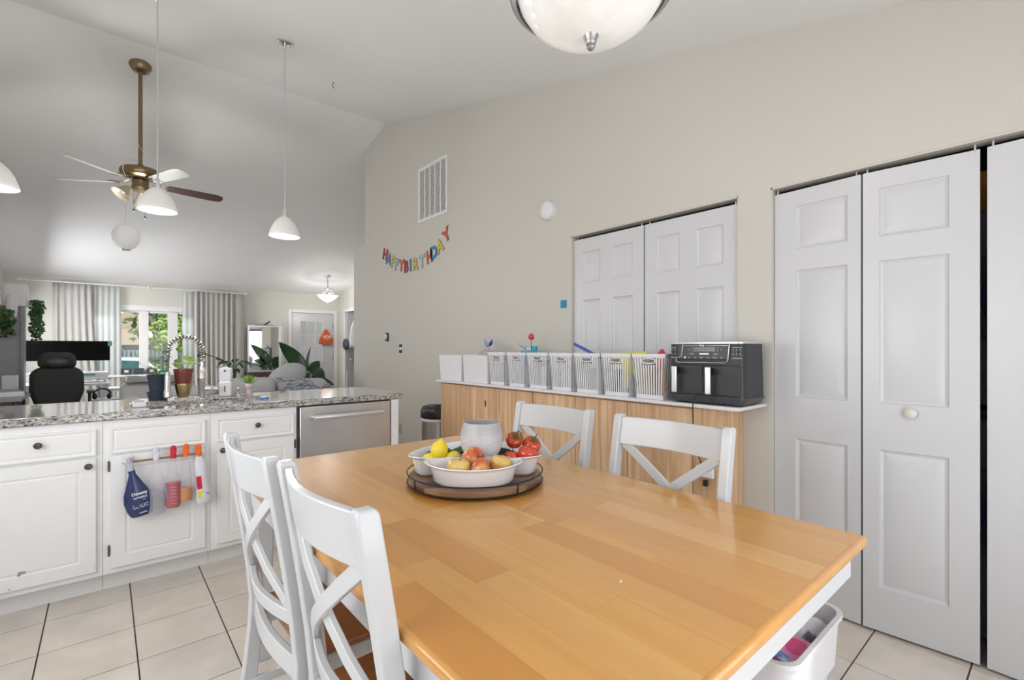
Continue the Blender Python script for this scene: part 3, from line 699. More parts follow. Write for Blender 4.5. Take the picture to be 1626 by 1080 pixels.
wb = bottle(.390, .680, [(.014, -.02), (.015, -.04), (.024, -.06), (.024, -.16), (.030, -.22), (.036, -.27), (.030, -.283), (0, -.283)], M['whiteb'], M['orangehead'], 'white spray bottle with an orange head and red label', tilt=-.10, sy=.62)
G().box(-.028, -.0195, -.205, -.005, -.0150, -.135).build('red_label', M['redhead'], wb); G().box(-.028, -.0215, -.25, -.004, -.0175, -.215).build('yellow_label', M['yel'], wb)
text('2x', .02, M['navy'], wb, (.013, -.0215, -.235), (PI/2, 0, 0), ext=.0004)
# ================================================================== DINING TABLE
TX0, TX1, TY0, TY1, TZ = .385, 1.485, .335, 2.195, .76
r = empty('dining_table', ((TX0+TX1)/2, (TY0+TY1)/2, 0), label='large dining table with honey butcher block top and white base', cat='table')
ox, oy = -(TX0+TX1)/2, -(TY0+TY1)/2
tt = G().box(TX0+ox, TY0+oy, TZ-.027, TX1+ox, TY1+oy, TZ-.0004).build('tabletop', M['tabwood'], r, bevel=.009, seg=4)
rs = random.Random(11); NS = 12; ins = .012; wst = (TX1-TX0-2*ins)/NS; cachem = {}
for i in range(NS):
    y = TY0+ins; end = TY1-ins
    first = True
    while y < end-.01:
        L_ = rs.choice((.30, .42, .50, .58, .66, .80)); 
        if first: L_ = L_*rs.uniform(.35, 1); first = False
        L_ = round(L_, 2)
        if end-y-L_ < .16: L_ = end-y
        k = round(L_, 4)
        if k not in cachem:
            g = G(); g.box(.0002, .0002, -.004, wst-.0002, L_-.0002, 0); cachem[k] = g.mesh('stave'); cachem[k].materials.append(M['stave'])
        o = bpy.data.objects.new('stave', cachem[k]); C.objects.link(o); o.parent = tt
        o.location = (TX0+ins+i*wst+ox, y+oy, TZ); y += L_
g = G(); ax0, ax1, ay0, ay1 = TX0+.03+ox, TX1-.03+ox, TY0+.03+oy, TY1-.03+oy
for q in ((ax0, ay0, ax1, ay0+.02), (ax0, ay1-.02, ax1, ay1)): g.box(q[0], q[1], .655, q[2], q[3], TZ-.0275)
g.box(ax0, ay0+.02, .655, ax0+.02, ay1-.02, TZ-.0275); g.box(ax1-.02, ay0+.02, .655, ax1, ay1-.02, TZ-.0275)
g.build('apron', M['chairw'], r, smooth=None)
for (x, y) in ((.455, .70), (1.415, .70), (.485, 2.10), (1.415, 2.10)):
    g = G(); g.box(-.032, -.032, 0, .032, .032, .655, taper=.72); g.build('leg', M['chairw'], r, bevel=.004, loc=(x+ox, y+oy, 0))
g = G(); g.box(.45+ox, .69+oy, .66, .47+ox, 2.11+oy, .70); g.box(1.40+ox, .69+oy, .66, 1.42+ox, 2.11+oy, .70); g.build('inner_rail', M['chairw'], r)
# small pale mark lying on the tabletop
G().box(-.006, -.002, 0, .006, .002, .0004).build('pale_mark', mat('pale_mark_tint', (.8, .78, .72), .4), r, loc=(.807+ox, .60+oy, TZ), rot=(0, 0, .4))
# ================================================================== CHAIRS
HW = .220   # half distance between post centres
def yb(z):  # rear post centre line, local y
    if z < .45: return -.185 - .055*((.45-z)/.45)**1.6
    return -.185 - .075*((z-.45)/.53)**1.25
def arc_board(g, z0, z1, t, bow, x0=-HW+.016, x1=HW-.016, n=14, off=0):
    zs = [z0, (z0+z1)/2, z1]
    for k in range(n):
        ua, ub = k/n, (k+1)/n
        def pt(u, z, s_): return (x0+(x1-x0)*u, yb(z) + off - bow*math.sin(PI*u) + s_*t/2, z)
        def face(*ps): g.b.faces.new([g.b.verts.new(p) for p in ps])
        for za, zb_ in zip(zs, zs[1:]):
            face(pt(ua,za,-1), pt(ub,za,-1), pt(ub,zb_,-1), pt(ua,zb_,-1)); face(pt(ua,za,1), pt(ua,zb_,1), pt(ub,zb_,1), pt(ub,za,1))
        face(pt(ua,z1,-1), pt(ub,z1,-1), pt(ub,z1,1), pt(ua,z1,1)); face(pt(ua,z0,-1), pt(ua,z0,1), pt(ub,z0,1), pt(ub,z0,-1))
    bmesh.ops.remove_doubles(g.b, verts=g.b.verts, dist=1e-5)
    e = [x for x in g.b.edges if x.is_boundary]
    if e: bmesh.ops.holes_fill(g.b, edges=e, sides=8)
def make_chair(label):
    r = empty('dining_chair', (0, 0, 0), label=label, cat='chair', group='white cross back dining chairs around the table')
    for s_ in (-1, 1):
        g = G(); zs = [0, .12, .25, .36, .45, .56, .68, .80, .90, .968, .978]; rows = []
        for z in zs:
            w_ = .0165 if z < .97 else .0125; d_ = (.016 if z > .3 else .016+.004*(1-z/.3)) if z < .97 else .012; c = yb(z)
            rows.append([g.b.verts.new((s_*HW + a*w_, c + b*d_*1.25, z)) for a, b in ((-1,-1),(1,-1),(1,1),(-1,1))])
        for a, b in zip(rows, rows[1:]):
            for k in range(4): g.b.faces.new((a[k], a[(k+1) % 4], b[(k+1) % 4], b[k]))
        g.b.faces.new(rows[0][::-1]); g.b.faces.new(rows[-1])
        g.build('rear_post', M['chairw'], r, bevel=.0045, seg=3)
    g = G(); arc_board(g, .862, .968, .019, .034); g.build('top_rail', M['chairw'], r, bevel=.004, seg=3)
    g = G(); arc_board(g, .535, .575, .019, .034); g.build('lower_rail', M['chairw'], r, bevel=.003)
    g = G(); arc_board(g, .395, .450, .019, .020); g.build('back_apron', M['chairw'], r, bevel=.003)
    # the cross : two bowed slats
    for s_ in (-1, 1):
        g = G(); n = 14; rows = []; wd = .034; offy = .0045*s_
        for k in range(n+1):
            u = k/n; x = s_*(-(HW-.03) + 2*(HW-.03)*u); z = .868 + (.570-.868)*u
            dz_ = (.570-.868); dx_ = s_*2*(HW-.03); L_ = math.hypot(dx_, dz_); nx, nz = -dz_/L_, dx_/L_
            bow = .034*math.sin(PI*(x+HW-.016)/(2*(HW-.016)))
            row = []
            for a, b in ((-1,-1),(1,-1),(1,1),(-1,1)):
                xx, zz = x + nx*a*wd/2, z + nz*a*wd/2
                row.append(g.b.verts.new((xx, yb(z) - bow + offy*(1 if .35 < u < .65 else .6) + b*.0065, zz)))
            rows.append(row)
        for a, b in zip(rows, rows[1:]):
            for k in range(4): g.b.faces.new((a[k], a[(k+1) % 4], b[(k+1) % 4], b[k]))
        g.b.faces.new(rows[0][::-1]); g.b.faces.new(rows[-1])
        g.build('cross_slat', M['chairw'], r, bevel=.002)
    # seat
    g = G(); pl = [(-.225, .20), (-.20, .215), (.20, .215), (.225, .20), (.205, -.168), (-.205, -.168)]
    a = [g.b.verts.new((x, y, .430)) for x, y in pl]; b = [g.b.verts.new((x, y, .452)) for x, y in pl]
    g.b.faces.new(a[::-1]); g.b.faces.new(b)
    for k in range(6): g.b.faces.new((a[k], a[(k+1) % 6], b[(k+1) % 6], b[k]))
    g.build('seat', M['seat'], r, bevel=.006, seg=3)
    g = G(); g.box(-.185, .165, .365, .185, .185, .430); g.box(-.205, -.165, .365, -.187, .165, .430); g.box(.187, -.165, .365, .205, .165, .430); g.build('seat_frame', M['chairw'], r, smooth=None)
    for s_ in (-1, 1):
        g = G(); g.box(-.019, -.019, 0, .019, .019, .43, taper=.75); g.build('front_leg', M['chairw'], r, bevel=.003, loc=(s_*.196, .178, 0))
    for s_ in (-1, 1):
        g = G(); g.box(s_*.204-.008, -.21, .17, s_*.204+.008, .165, .198); g.build('side_stretcher', M['chairw'], r, bevel=.002)
    G().box(-.196, -.03, .176, .196, -.012, .195).build('cross_stretcher', M['chairw'], r, bevel=.002)
    return r
ca = make_chair('nearest white cross back chair, left side of the table, right post in full view')
spots = [(.582, .970, -PI/2, None), (.560, 1.478, -PI/2+.02, 'white cross back chair left of the table, nearer the kitchen cabinets'),
         (1.318, 1.555, PI/2, 'white cross back chair right of the table, behind the tomatoes'),
         (1.318, .955, PI/2, 'white cross back chair right of the table, in front of the air fryer')]
for i, (x, y, a, lb) in enumerate(spots):
    o = ca if i == 0 else copy_tree(ca)
    o.location = (x, y, 0); o.rotation_euler = (0, 0, a)
    if lb: o['label'] = lb
# ================================================================== CENTREPIECE
cx, cy = 1.017, 1.393; R0 = .238
r = empty('lazy_susan', (cx, cy, TZ), label='round dark wooden lazy susan tray with thin black metal rim', cat='tray')
C3('blackiron', .02, .018, .018, .45, metal=.6)
G().lathe([(0, .001), (.10, .001), (.10, .006), (0, .006)], 32).build('turning_foot', M['blackiron'], r)
# board made of glued strips
nb = 7
for k in range(nb):
    x0, x1 = -R0+2*R0*k/nb, -R0+2*R0*(k+1)/nb; poly = []
    for i in range(9):
        x = x0+(x1-x0)*i/8; poly.append((x, -math.sqrt(max(0, R0*R0-x*x))))
    top = [(x, -y) for x, y in poly[::-1]]
    P_ = []
    for p in poly+top:
        if not P_ or (Vector(p)-Vector(P_[-1])).length > 1e-4: P_.append(p)
    if (Vector(P_[0])-Vector(P_[-1])).length < 1e-4: P_.pop()
    g = G(); a = [g.b.verts.new((x, y, .010)) for x, y in P_]; b = [g.b.verts.new((x, y, .028)) for x, y in P_]
    g.b.faces.new(a[::-1]); g.b.faces.new(b)
    for i in range(len(P_)): g.b.faces.new((a[i], a[(i+1) % len(P_)], b[(i+1) % len(P_)], b[i]))
    g.build('board', M['acacia'], r, rot=(0, 0, .95), smooth=30)
for z in (.0125, .046):
    g = G(); g.tube([(math.cos(2*PI*i/72)*(R0+.0035), math.sin(2*PI*i/72)*(R0+.0035), z) for i in range(72)], .0022, 6, closed=True); g.build('rim_wire', M['blackiron'], r)
for k in range(4):
    a_ = -2.05+k*PI/2+.45; g = G(); g.cyl(((R0+.0035)*math.cos(a_), (R0+.0035)*math.sin(a_), .0085), ((R0+.0035)*math.cos(a_), (R0+.0035)*math.sin(a_), .046), .0024, 6); g.build('rim_post', M['blackiron'], r)
BZ = TZ + .0285
def lens_bowl(ang, label, rad=.142):
    x, y = cx+rad*math.cos(ang), cy+rad*math.sin(ang)
    r = empty('serving_bowl', (x, y, BZ), ang+PI/2, label=label, cat='bowl', group='white lens shaped serving bowls on the lazy susan')
    g = G(); n = 48; A, B = .167, .100
    def ring(sa, sb, z, lift):
        vs = []
        for i in range(n):
            t_ = 2*PI*i/n; c, s_ = math.cos(t_), math.sin(t_)
            vs.append(g.b.verts.new((A*sa*c, B*sb*(1 if s_ > 0 else -1)*abs(s_)**1.25, z + lift*abs(c)**4)))
        return vs
    spec = [(.58,.55,.0,0), (.72,.74,.0,0), (.80,.84,.012,0), (.86,.90,.052,.004), (.90,.94,.060,.008), (1.0,1.0,.064,.010), (.995,.985,.067,.010), (.89,.90,.064,.008), (.83,.85,.052,.003), (.77,.78,.014,0), (.68,.68,.005,0), (.3,.3,.004,0)]
    rings = [ring(*q) for q in spec]
    g.b.faces.new(rings[0][::-1]); g.b.faces.new(rings[-1])
    for a, b in zip(rings, rings[1:]):
        for i in range(n): g.b.faces.new((a[i], a[(i+1) % n], b[(i+1) % n], b[i]))
    g.build('bowl', M['whiteg'], r, smooth=60); return (x, y)
A0 = math.atan2(-.126, -.103)
b1 = lens_bowl(A0, 'white serving bowl of apples at the front of the tray', .122)
b2 = lens_bowl(A0+2*PI/3, 'white serving bowl with tomatoes at the right of the tray', .147)
b3 = lens_bowl(A0-2*PI/3, 'white serving bowl with lemons at the left of the tray', .147)
# frosted glass vase
r = empty('frosted_vase', (cx+.0347, cy+.0095, BZ+.0405), label='round frosted glass vase with speckled band in the tray middle', cat='vase')
vp = [(0, 0), (.026, 0), (.046, .008), (.064, .028), (.0765, .058), (.079, .078), (.0755, .108), (.066, .136), (.064, .141), (.062, .140), (.063, .135), (.072, .108), (.0755, .078), (.073, .058), (.061, .031), (.044, .012), (.024, .005), (0, .005)]
vm, n_, p_ = nmat('frosted_glass'); L = n_.links.new
tc = n_.nodes.new('ShaderNodeTexCoord'); sp = n_.nodes.new('ShaderNodeSeparateXYZ'); L(tc.outputs['Object'], sp.inputs[0])
v = n_.nodes.new('ShaderNodeTexVoronoi'); v.inputs['Scale'].default_value = 210; L(tc.outputs['Object'], v.inputs['Vector'])
rv = ramp(n_, [(.15, (1, 1, 1)), (.4, (0, 0, 0))]); L(v.outputs['Distance'], rv.inputs[0])
band = ramp(n_, [(.04, (0, 0, 0)), (.06, (1, 1, 1)), (.095, (.9, .9, .9)), (.105, (0, 0, 0))]); L(sp.outputs['Z'], band.inputs[0])
mm = n_.nodes.new('ShaderNodeMix'); mm.data_type = 'RGBA'; mm.blend_type = 'MULTIPLY'; mm.inputs['Factor'].default_value = 1; L(rv.outputs[0], mm.inputs['A']); L(band.outputs[0], mm.inputs['B'])
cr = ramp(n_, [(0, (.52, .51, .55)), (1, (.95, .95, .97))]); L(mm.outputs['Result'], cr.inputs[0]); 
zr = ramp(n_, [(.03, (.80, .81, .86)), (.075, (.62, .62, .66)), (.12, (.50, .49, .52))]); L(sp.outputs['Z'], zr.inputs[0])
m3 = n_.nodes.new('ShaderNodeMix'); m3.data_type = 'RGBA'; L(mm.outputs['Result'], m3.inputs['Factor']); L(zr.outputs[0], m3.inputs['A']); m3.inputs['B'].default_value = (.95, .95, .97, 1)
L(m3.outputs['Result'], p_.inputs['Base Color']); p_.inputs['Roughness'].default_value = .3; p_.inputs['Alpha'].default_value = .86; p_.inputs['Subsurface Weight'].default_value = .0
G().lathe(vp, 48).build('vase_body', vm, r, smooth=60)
# fruit
G().lathe([(0, .0285), (.022, .0285), (.022, .0685), (0, .0685)], 24).build('centre_stand', M['whiteg'], [o for o in bpy.data.objects if o.name == 'lazy_susan'][0], loc=(.0347, .0095, 0))
C3('stem', .06, .04, .015, .8); C3('applefloor', .2, .12, .03)
M['apple1'] = blend('apple_red_yellow', (.52, .045, .03), (.80, .50, .12), 9, .38, .62, .28, .3, (1.2, 1.2, .5))
M['apple2'] = blend('apple_yellow_blush', (.62, .16, .05), (.76, .56, .16), 9, .25, .5, .28, .3, (1.2, 1.2, .5))
M['lemon'] = mat('lemon_peel', (.85, .66, .03), .4, bump=.15, bscale=160)
M['tomato'] = blend('tomato_skin', (.55, .035, .012), (.66, .07, .02), 6, .3, .7, .18, .6)
M['green'] = blend('dark_green_pepper', (.012, .05, .014), (.03, .12, .02), 6, .3, .7, .25, .5)
M['avo'] = blend('dark_avocado', (.02, .012, .018), (.06, .035, .045), 20, .3, .7, .5, 0)
C3('vine', .07, .16, .03, .6)
apple_p = [(0, -.026), (.010, -.029), (.020, -.028), (.031, -.018), (.0375, 0), (.0385, .012), (.034, .026), (.024, .033), (.013, .033), (.006, .028), (0, .022)]
def fruit(name, loc, prof, m, label, group, rot=(0, 0, 0), s=1, stem=True):
    r = empty(name, loc, label=label, cat='fruit', group=group, rot=rot)
    G().lathe([(a*s, b*s) for a, b in prof], 28).build('flesh', m, r, smooth=70)
    if stem: G().tube([(0, 0, .020*s), (.002, .001, .032*s), (.006, .002, .040*s)], .0013, 6).build('stem', M['stem'], r)
    return r
gA = 'apples in the front bowl'
def W(r_, a_, z): return (cx+r_*.760+a_*.650, cy-r_*.650+a_*.760, z)     # offsets across and along the tray
fruit('apple', W(-.045, -.140, .838), apple_p, M['apple2'], 'yellow green apple at the left of the front bowl', gA, (.1, .1, 0), 1.0)
fruit('apple', W(-.006, -.075, .858), apple_p, M['apple1'], 'red and orange apple at the back, highest in the front bowl', gA, (1.1, .6, 0), 1.03)
fruit('apple', W(.029, -.152, .838), apple_p, M['apple1'], 'orange blushed apple in the middle front of the front bowl', gA, (1.2, 0, 1), .98)
fruit('apple', W(.092, -.105, .842), apple_p, M['apple2'], 'yellow blushed apple at the right of the front bowl', gA, (.15, -.1, 2), .98)
lemon_p = [(0, -.040), (.006, -.038), (.012, -.032), (.024, -.020), (.029, 0), (.025, .020), (.014, .031), (.008, .036), (.005, .041), (0, .043)]
gL = 'lemons in the left bowl'
fruit('lemon', W(-.135, .030, .862), lemon_p, M['lemon'], 'bright yellow lemon standing highest in the left bowl', gL, (.12, .15, 0), 1.12, False)
fruit('lemon', W(-.170, .028, .832), lemon_p, M['lemon'], 'yellow lemon at the left end of the left bowl, half hidden', gL, (1.4, .2, .6), .85, False)
fruit('lemon', W(-.085, .030, .834), lemon_p, M['lemon'], 'yellow lemon low in the bowl beside the green pepper', gL, (1.35, .1, 1.9), .95, False)
r = empty('green_pepper', W(-.062, .105, .842), rot=(1.3, .2, .9), label='shiny dark green pepper in the left bowl behind the lemons', cat='vegetable')
G().lathe([(0, -.06), (.010, -.055), (.019, -.035), (.024, 0), (.025, .03), (.018, .048), (.006, .050), (0, .046)], 24).build('flesh', M['green'], r, smooth=70)
G().tube([(0, 0, .045), (.004, 0, .058), (.012, 0, .068)], .0028, 7).build('stem', M['vine'], r)
r = empty('cucumber', W(-.150, .085, .838), rot=(1.45, 0, 1.2), label='dark green cucumber lying along the back of the left bowl', cat='vegetable')
G().lathe([(0, -.055), (.012, -.05), (.019, -.03), (.020, .03), (.013, .05), (0, .055)], 20).build('flesh', M['green'], r, smooth=70)
tom_p = [(0, -.027), (.012, -.0275), (.026, -.020), (.035, -.004), (.035, .010), (.028, .023), (.016, .028), (.006, .026), (0, .022)]
def tomato(loc, s, rot, label, st=True):
    r = empty('tomato', loc, label=label, cat='vegetable', group='red tomatoes on the vine in the right bowl', rot=rot)
    G().lathe([(a*s, b*s) for a, b in tom_p], 28).build('flesh', M['tomato'], r, smooth=70)
    if st:
        g = G()
        for k in range(5):
            a_ = k*2*PI/5; leafmesh(g, (0, 0, .026*s), (.026*s*math.cos(a_), .026*s*math.sin(a_), .030*s), .006, bend=.3)
        g.tube([(0, 0, .024*s), (.003, 0, .040*s), (.010, 0, .052*s)], .0018, 6); g.build('calyx', M['vine'], r)
tomato(W(.140, .080, .892), .92, (.75, -.55, 0), 'tomato on the vine at upper left, calyx facing the room')
tomato(W(.205, .085, .872), 1.02, (.55, -.35, .3), 'tomato on the vine at upper right behind the front one')
tomato(W(.187, .012, .852), 1.03, (.2, .3, 0), 'largest glossy tomato at the lower right front of the bowl', False)
tomato(W(.132, .025, .838), .85, (-.1, .2, 0), 'small tomato low at the left front of the right bowl')
r = G().tube([W(.145, .055, .915), W(.155, .045, .935), W(.165, .045, .925), W(.172, .05, .905), W(.165, .04, .885)], .0026, 8).build('tomato_vine', M['vine'])
tag(r, 'green vine stalk joining the tomatoes in the right bowl', 'vine')
for p_, rt, lb in ((W(.098, .075, .838), (1.35, .3, .4), 'dark purple avocado at the left of the right bowl, nearest the vase'), (W(.098, .020, .828), (1.4, 0, 1.3), 'dark avocado lowest at the front left rim of the right bowl')):
    r = empty('avocado', p_, rot=rt, label=lb, cat='fruit', group='avocados in the right bowl')
    G().lathe([(0, -.036), (.015, -.033), (.026, -.016), (.027, .002), (.020, .024), (.010, .038), (0, .042)], 22).build('flesh', M['avo'], r, smooth=70)
# ================================================================== STORAGE CART AT THE TABLE END
M['cartw'] = mat('cart_white', (.62, .63, .66), .4)
r = empty('storage_cart', (1.492, .550, 0), label='white rounded storage cart with open bins at the near table end', cat='cart')
def rr_poly(w_, d_, rad, n=6):
    P_ = []
    for sx_, sy_, a0 in ((1, 1, 0), (-1, 1, PI/2), (-1, -1, PI), (1, -1, 3*PI/2)):
        for i in range(n+1):
            a_ = a0+PI/2*i/n; P_.append((sx_*(w_-rad)+rad*math.cos(a_), sy_*(d_-rad)+rad*math.sin(a_)))
    return P_
def bin_(name, w_, d_, z0, z1, m, parent, rad=.05, off=(0, 0), t_=.004):
    g = G(); spec = [(.93, z0, 0), (1, z1-.012, 0), (1.0, z1-.012, .008), (1.0, z1, .008), (1.0, z1, -t_), (.93, z0+.006, -t_)]
    rings = []
    for s_, z, gr_ in spec: rings.append([g.b.verts.new((x*s_+off[0]+(gr_ if x > 0 else -gr_), y*s_+off[1]+(gr_ if y > 0 else -gr_), z)) for x, y in rr_poly(w_, d_, rad)])
    n = len(rings[0]); g.b.faces.new(rings[0][::-1]); g.b.faces.new(rings[-1])
    for a, b in zip(rings, rings[1:]):
        for i in range(n): g.b.faces.new((a[i], a[(i+1) % n], b[(i+1) % n], b[i]))
    return g.build(name, m, parent, smooth=50)
bin_('upper_bin', .207, .105, .30, .45, M['cartw'], r)
bin_('lower_bin', .207, .105, .07, .20, M['cartw'], r)
for x, y in ((-.155, -.07), (.155, -.07), (-.155, .07), (.155, .07)):
    g = G(); g.cyl((x, y, .05), (x, y, .305), .008, 10); g.build('post', M['alu'], r)
    g = G(); g.tube([(x, y-.012, .022), (x, y+.012, .022)], .022, 14); g.build('wheel', M['charcoal'], r)
# contents
C3('pinkbox', .78, .24, .55, .4, coat=.3); C3('magenta', .72, .03, .22, .4, coat=.3); C3('skyblue', .12, .35, .72, .35, coat=.3); C3('paleblue', .55, .68, .82, .5); C3('plum', .22, .03, .12, .4)
r = empty('pink_puzzle_box', (1.435, .545, .375), rot=(.10, -.10, .12), label='flat pink box with blue swirl print lying in the white cart', cat='box')
G().box(-.125, -.080, -.02, .095, .080, .02).build('box', M['pinkbox'], r, bevel=.002)
g = G(); g.lathe([(.030, .0203), (.030, .0212), (.064, .0212), (.064, .0203)], 36, M=T(-.060, -.01, 0), closed=True, sy=.85); g.build('blue_swirl', blend('swirl_print', (.08, .22, .62), (.50, .66, .88), 26, .4, .6, .4, .2), r)
G().lathe([(0, .0209), (.030, .0209), (.030, .0203)], 30, M=T(-.060, -.01, 0), sy=.85).build('plum_disc', M['plum'], r)
G().lathe([(0, .0211), (.035, .0211), (.035, .0203)], 30, M=T(.050, -.046, 0), sy=.8).build('magenta_disc', M['magenta'], r)
G().lathe([(0, .0214), (.013, .0214), (.013, .0203)], 20, M=T(.03, .02, 0), sy=.7).build('white_spot', M['white'], r)
G().lathe([(0, .0214), (.012, .0214), (.012, .0203)], 20, M=T(.075, .012, 0), sy=.7).build('white_spot', M['white'], r)
g = G(); rn = random.Random(5)
def cl(u, v_):
    x = .075*(u-.5)*2; y = .085*(v_-.5)*2
    z = .045*math.exp(-((u-.5)**2+(v_-.5)**2)*3) + .018*math.sin(9*u+3*v_)*math.cos(7*v_-2*u)
    return (x, y, z)
g.grid(cl, 26, 26); r = g.build('folded_cloth', blend('grey_striped_cloth', (.10, .11, .15), (.62, .63, .68), 7, .42, .50, .85, 0, (1, 3, 1)), loc=(1.615, .545, .365), solid=.004, smooth=60)
tag(r, 'crumpled grey and white cloth at the right end of the cart', 'cloth')
# ================================================================== PINE CABINETS AND SHELF
PX = 2.27; PT = .943
r = empty('pine_cabinet_run', (PX, 2.37, 0), label='long low unfinished pine cabinet under the white ledge along the wall', cat='cabinet')
ox, oy = -PX, -2.37
G().box(PX+.022+ox, 1.115+oy, .005, XW-.004+ox, 3.63+oy, PT).build('carcass', M['pine'], r, smooth=None)
seams = [3.63, 3.24, 2.845, 2.437, 2.040, 1.643, 1.245]
rn = random.Random(2)
for a, b in zip(seams, seams[1:]):
    d = empty('door', (0, 0, 0)); d.parent = r
    gap = .004 if abs(a-2.437) > .01 and abs(b-2.437) > .01 else .007
    y = b+.002; hi = a-gap+.002
    n = 4; ws = [rn.uniform(.8, 1.2) for _ in range(n)]; sm = sum(ws)
    for w_ in ws:
        L_ = (hi-(b+.002))*w_/sm
        G().box(PX+ox, y+oy+.0003, .03, PX+.02+ox, y+L_+oy-.0003, PT-.012).build('board', M['pine'], d, smooth=None); y += L_
G().box(PX+.003+ox, 1.112+oy, .005, PX+.021+ox, 1.243+oy, PT).build('end_board', M['pine'], r, smooth=None)
r = G().box(2.235, .998, PT+.001, XW-.002, 3.66, PT+.018).build('white_ledge', M['white'], bevel=.003); tag(r, 'long white ledge board on the pine cabinets', 'shelf')
LZ = PT+.0185
# solid white bins
def solid_bin(yc, w_, label):
    r = empty('storage_bin', (2.395, yc, LZ), -PI/2, label=label, cat='bin', group='solid white bins on the left end of the ledge')
    g = G(); h_ = .222; t_ = .003; hw = w_/2; hd = .13
    def ring(s_, z): return [g.b.verts.new((x*hw*s_-(0), y*hd*s_, z)) for x, y in ((-1,-1),(1,-1),(1,1),(-1,1))]
    R = [ring(.93, 0), ring(1, h_-.008), ring(1.02, h_-.008), ring(1.02, h_), ring(.98, h_), ring(.91, .004)]
    g.b.faces.new(R[0][::-1]); g.b.faces.new(R[-1])
    for a, b in zip(R, R[1:]):
        for i in range(4): g.b.faces.new((a[i], a[(i+1) % 4], b[(i+1) % 4], b[i]))
    g.build('bin', M['white'], r, bevel=.006, seg=3); return r
solid_bin(3.475, .345, 'plain white bin at the left end of the ledge'); solid_bin(3.115, .335, 'plain white bin holding bagged bread, second on the ledge')
# slatted baskets
def basket(yc, label, proto=None):
    if proto is not None:
        o = copy_tree(proto); o.location = (2.395, yc, LZ); o['label'] = label; return o
    r = empty('slatted_basket', (2.395, yc, LZ), -PI/2, label=label, cat='basket', group='white slatted baskets on the ledge')
    h_ = .248; wb, wt, db, dt = .086, .104, .115, .128
    def at(u, v_, z):      # u -1..1 along width, v -1..1 depth at height z
        f = z/h_; return ((wb+(wt-wb)*f)*u, (db+(dt-db)*f)*v_, z)
    g = G()
    def bar(fixed, u0, u1, z0, z1, t_=.003):
        # thin slab lying on a tapered side ; fixed=('v',-1) front etc
        k, s_ = fixed; P_ = []
        for z in (z0, z1):
            for u in (u0, u1):
                p = Vector(at(u, s_, z) if k == 'v' else at(s_, u, z)); nrm = Vector((0, s_, 0) if k == 'v' else (s_, 0, 0))
                P_.append(p); P_.append(p-nrm*t_)
        v = [g.b.verts.new(p) for p in P_]   # order: (z0u0 out,in),(z0u1),(z1u0),(z1u1)
        for f in ((0,2,6,4),(1,5,7,3),(0,4,5,1),(2,3,7,6),(4,6,7,5),(0,1,3,2)): g.b.faces.new([v[i] for i in f])
    zl, zh = .022, h_-.022
    for k, s_ in (('v', -1), ('v', 1), ('u', -1), ('u', 1)):
        n = 12
        for i in range(n+1):
            u = -1+2*i/n; wd = .043
            if k == 'v' and abs(u) < .42: bar((k, s_), u-wd, u+wd, zl, h_-.062)
            else: bar((k, s_), u-wd if i else -1, u+wd if i < n else 1, zl, zh)
    g.build('slats', M['white'], r, smooth=None, kind='stuff')
    g = G()
    for k, s_ in (('v', -1), ('v', 1), ('u', -1), ('u', 1)): bar((k, s_), -1, 1, 0, zl, .004)
    g.box(-wb, -db, 0, wb, db, .003); g.build('base', M['white'], r, smooth=None)
    g = G()
    for k, s_ in (('v', -1), ('v', 1), ('u', -1), ('u', 1)): bar((k, s_), -1.02, 1.02, zh, h_, .006)
    g.build('rim', M['white'], r, smooth=None)
    for s_ in (-1, 1):
        g = G(); pts = []
        for i in range(28):
            t_ = 2*PI*i/28; c, q = math.cos(t_), math.sin(t_)
            x = .030*(1 if c > 0 else -1)*min(1, abs(c)*1.25) + .012*c; z = h_-.040 + .0135*q
            pts.append((x, s_*(at(0, 1, z)[1]+.001), z))
        g.tube(pts, .0035, 6, closed=True); g.build('handle_ring', M['white'], r)
    return r
by = [2.838, 2.612, 2.388, 2.166, 1.945, 1.724, 1.503]
bl = ['slatted white basket next to the solid bins, first from the left', 'slatted white basket with a blue bag and red lollipop, second of seven', 'slatted white basket with a striped pouch, third of seven',
      'slatted white basket in the middle of the row, fourth of seven', 'slatted white basket under the zip bag, fifth of seven', 'slatted white basket with a yellow folder, sixth of seven',
      'slatted white basket with red packets, right beside the air fryer']
pb = basket(by[0], bl[0])
for y, l_ in zip(by[1:], bl[1:]): basket(y, l_, pb)
# things inside the bins
C3('loaf', .30, .16, .09, .5, coat=.5); C3('bagblue', .03, .09, .45, .3, coat=.5); C3('plasticwrap', .75, .76, .80, .15, coat=.6, alpha=.45); C3('aqua', .03, .36, .55, .3, coat=.4)
C3('pyellow', .78, .72, .05, .5); C3('pred', .62, .02, .06, .35, coat=.3); C3('pgrey', .30, .31, .34, .5); C3('pwhite', .70, .70, .74, .4); C3('ptan', .50, .28, .10, .5); C3('pnavy', .05, .07, .12, .45)
r = empty('bread_bag', (2.40, 3.09, 1.165), label='bag of brown bread with blue twist tie in second white bin', cat='bag')
G().ball((0, 0, .015), .05, .115, .045, 18, 12).build('loaf', M['loaf'], r)
g = G(); g.ball((0, 0, .018), .057, .125, .055, 18, 12); g.lathe([(.03, .06), (.010, .085), (.014, .10), (.034, .14)], 14, M=T(0, .02, 0)); g.build('bag_film', M['plasticwrap'], r)
g = G(); 
for k in range(7): leafmesh(g, (0, .02, .088), (.02*math.cos(k), .02+.05*math.sin(k*.9+.4), .105+.022*(k % 3)), .03, bend=.2, tw=k)
g.build('twisted_top', M['bagblue'], r, solid=.0015)
r = empty('blue_snack_bag', (2.38, 2.60, 1.195), label='crumpled aqua and clear bag in the second slatted basket', cat='bag')
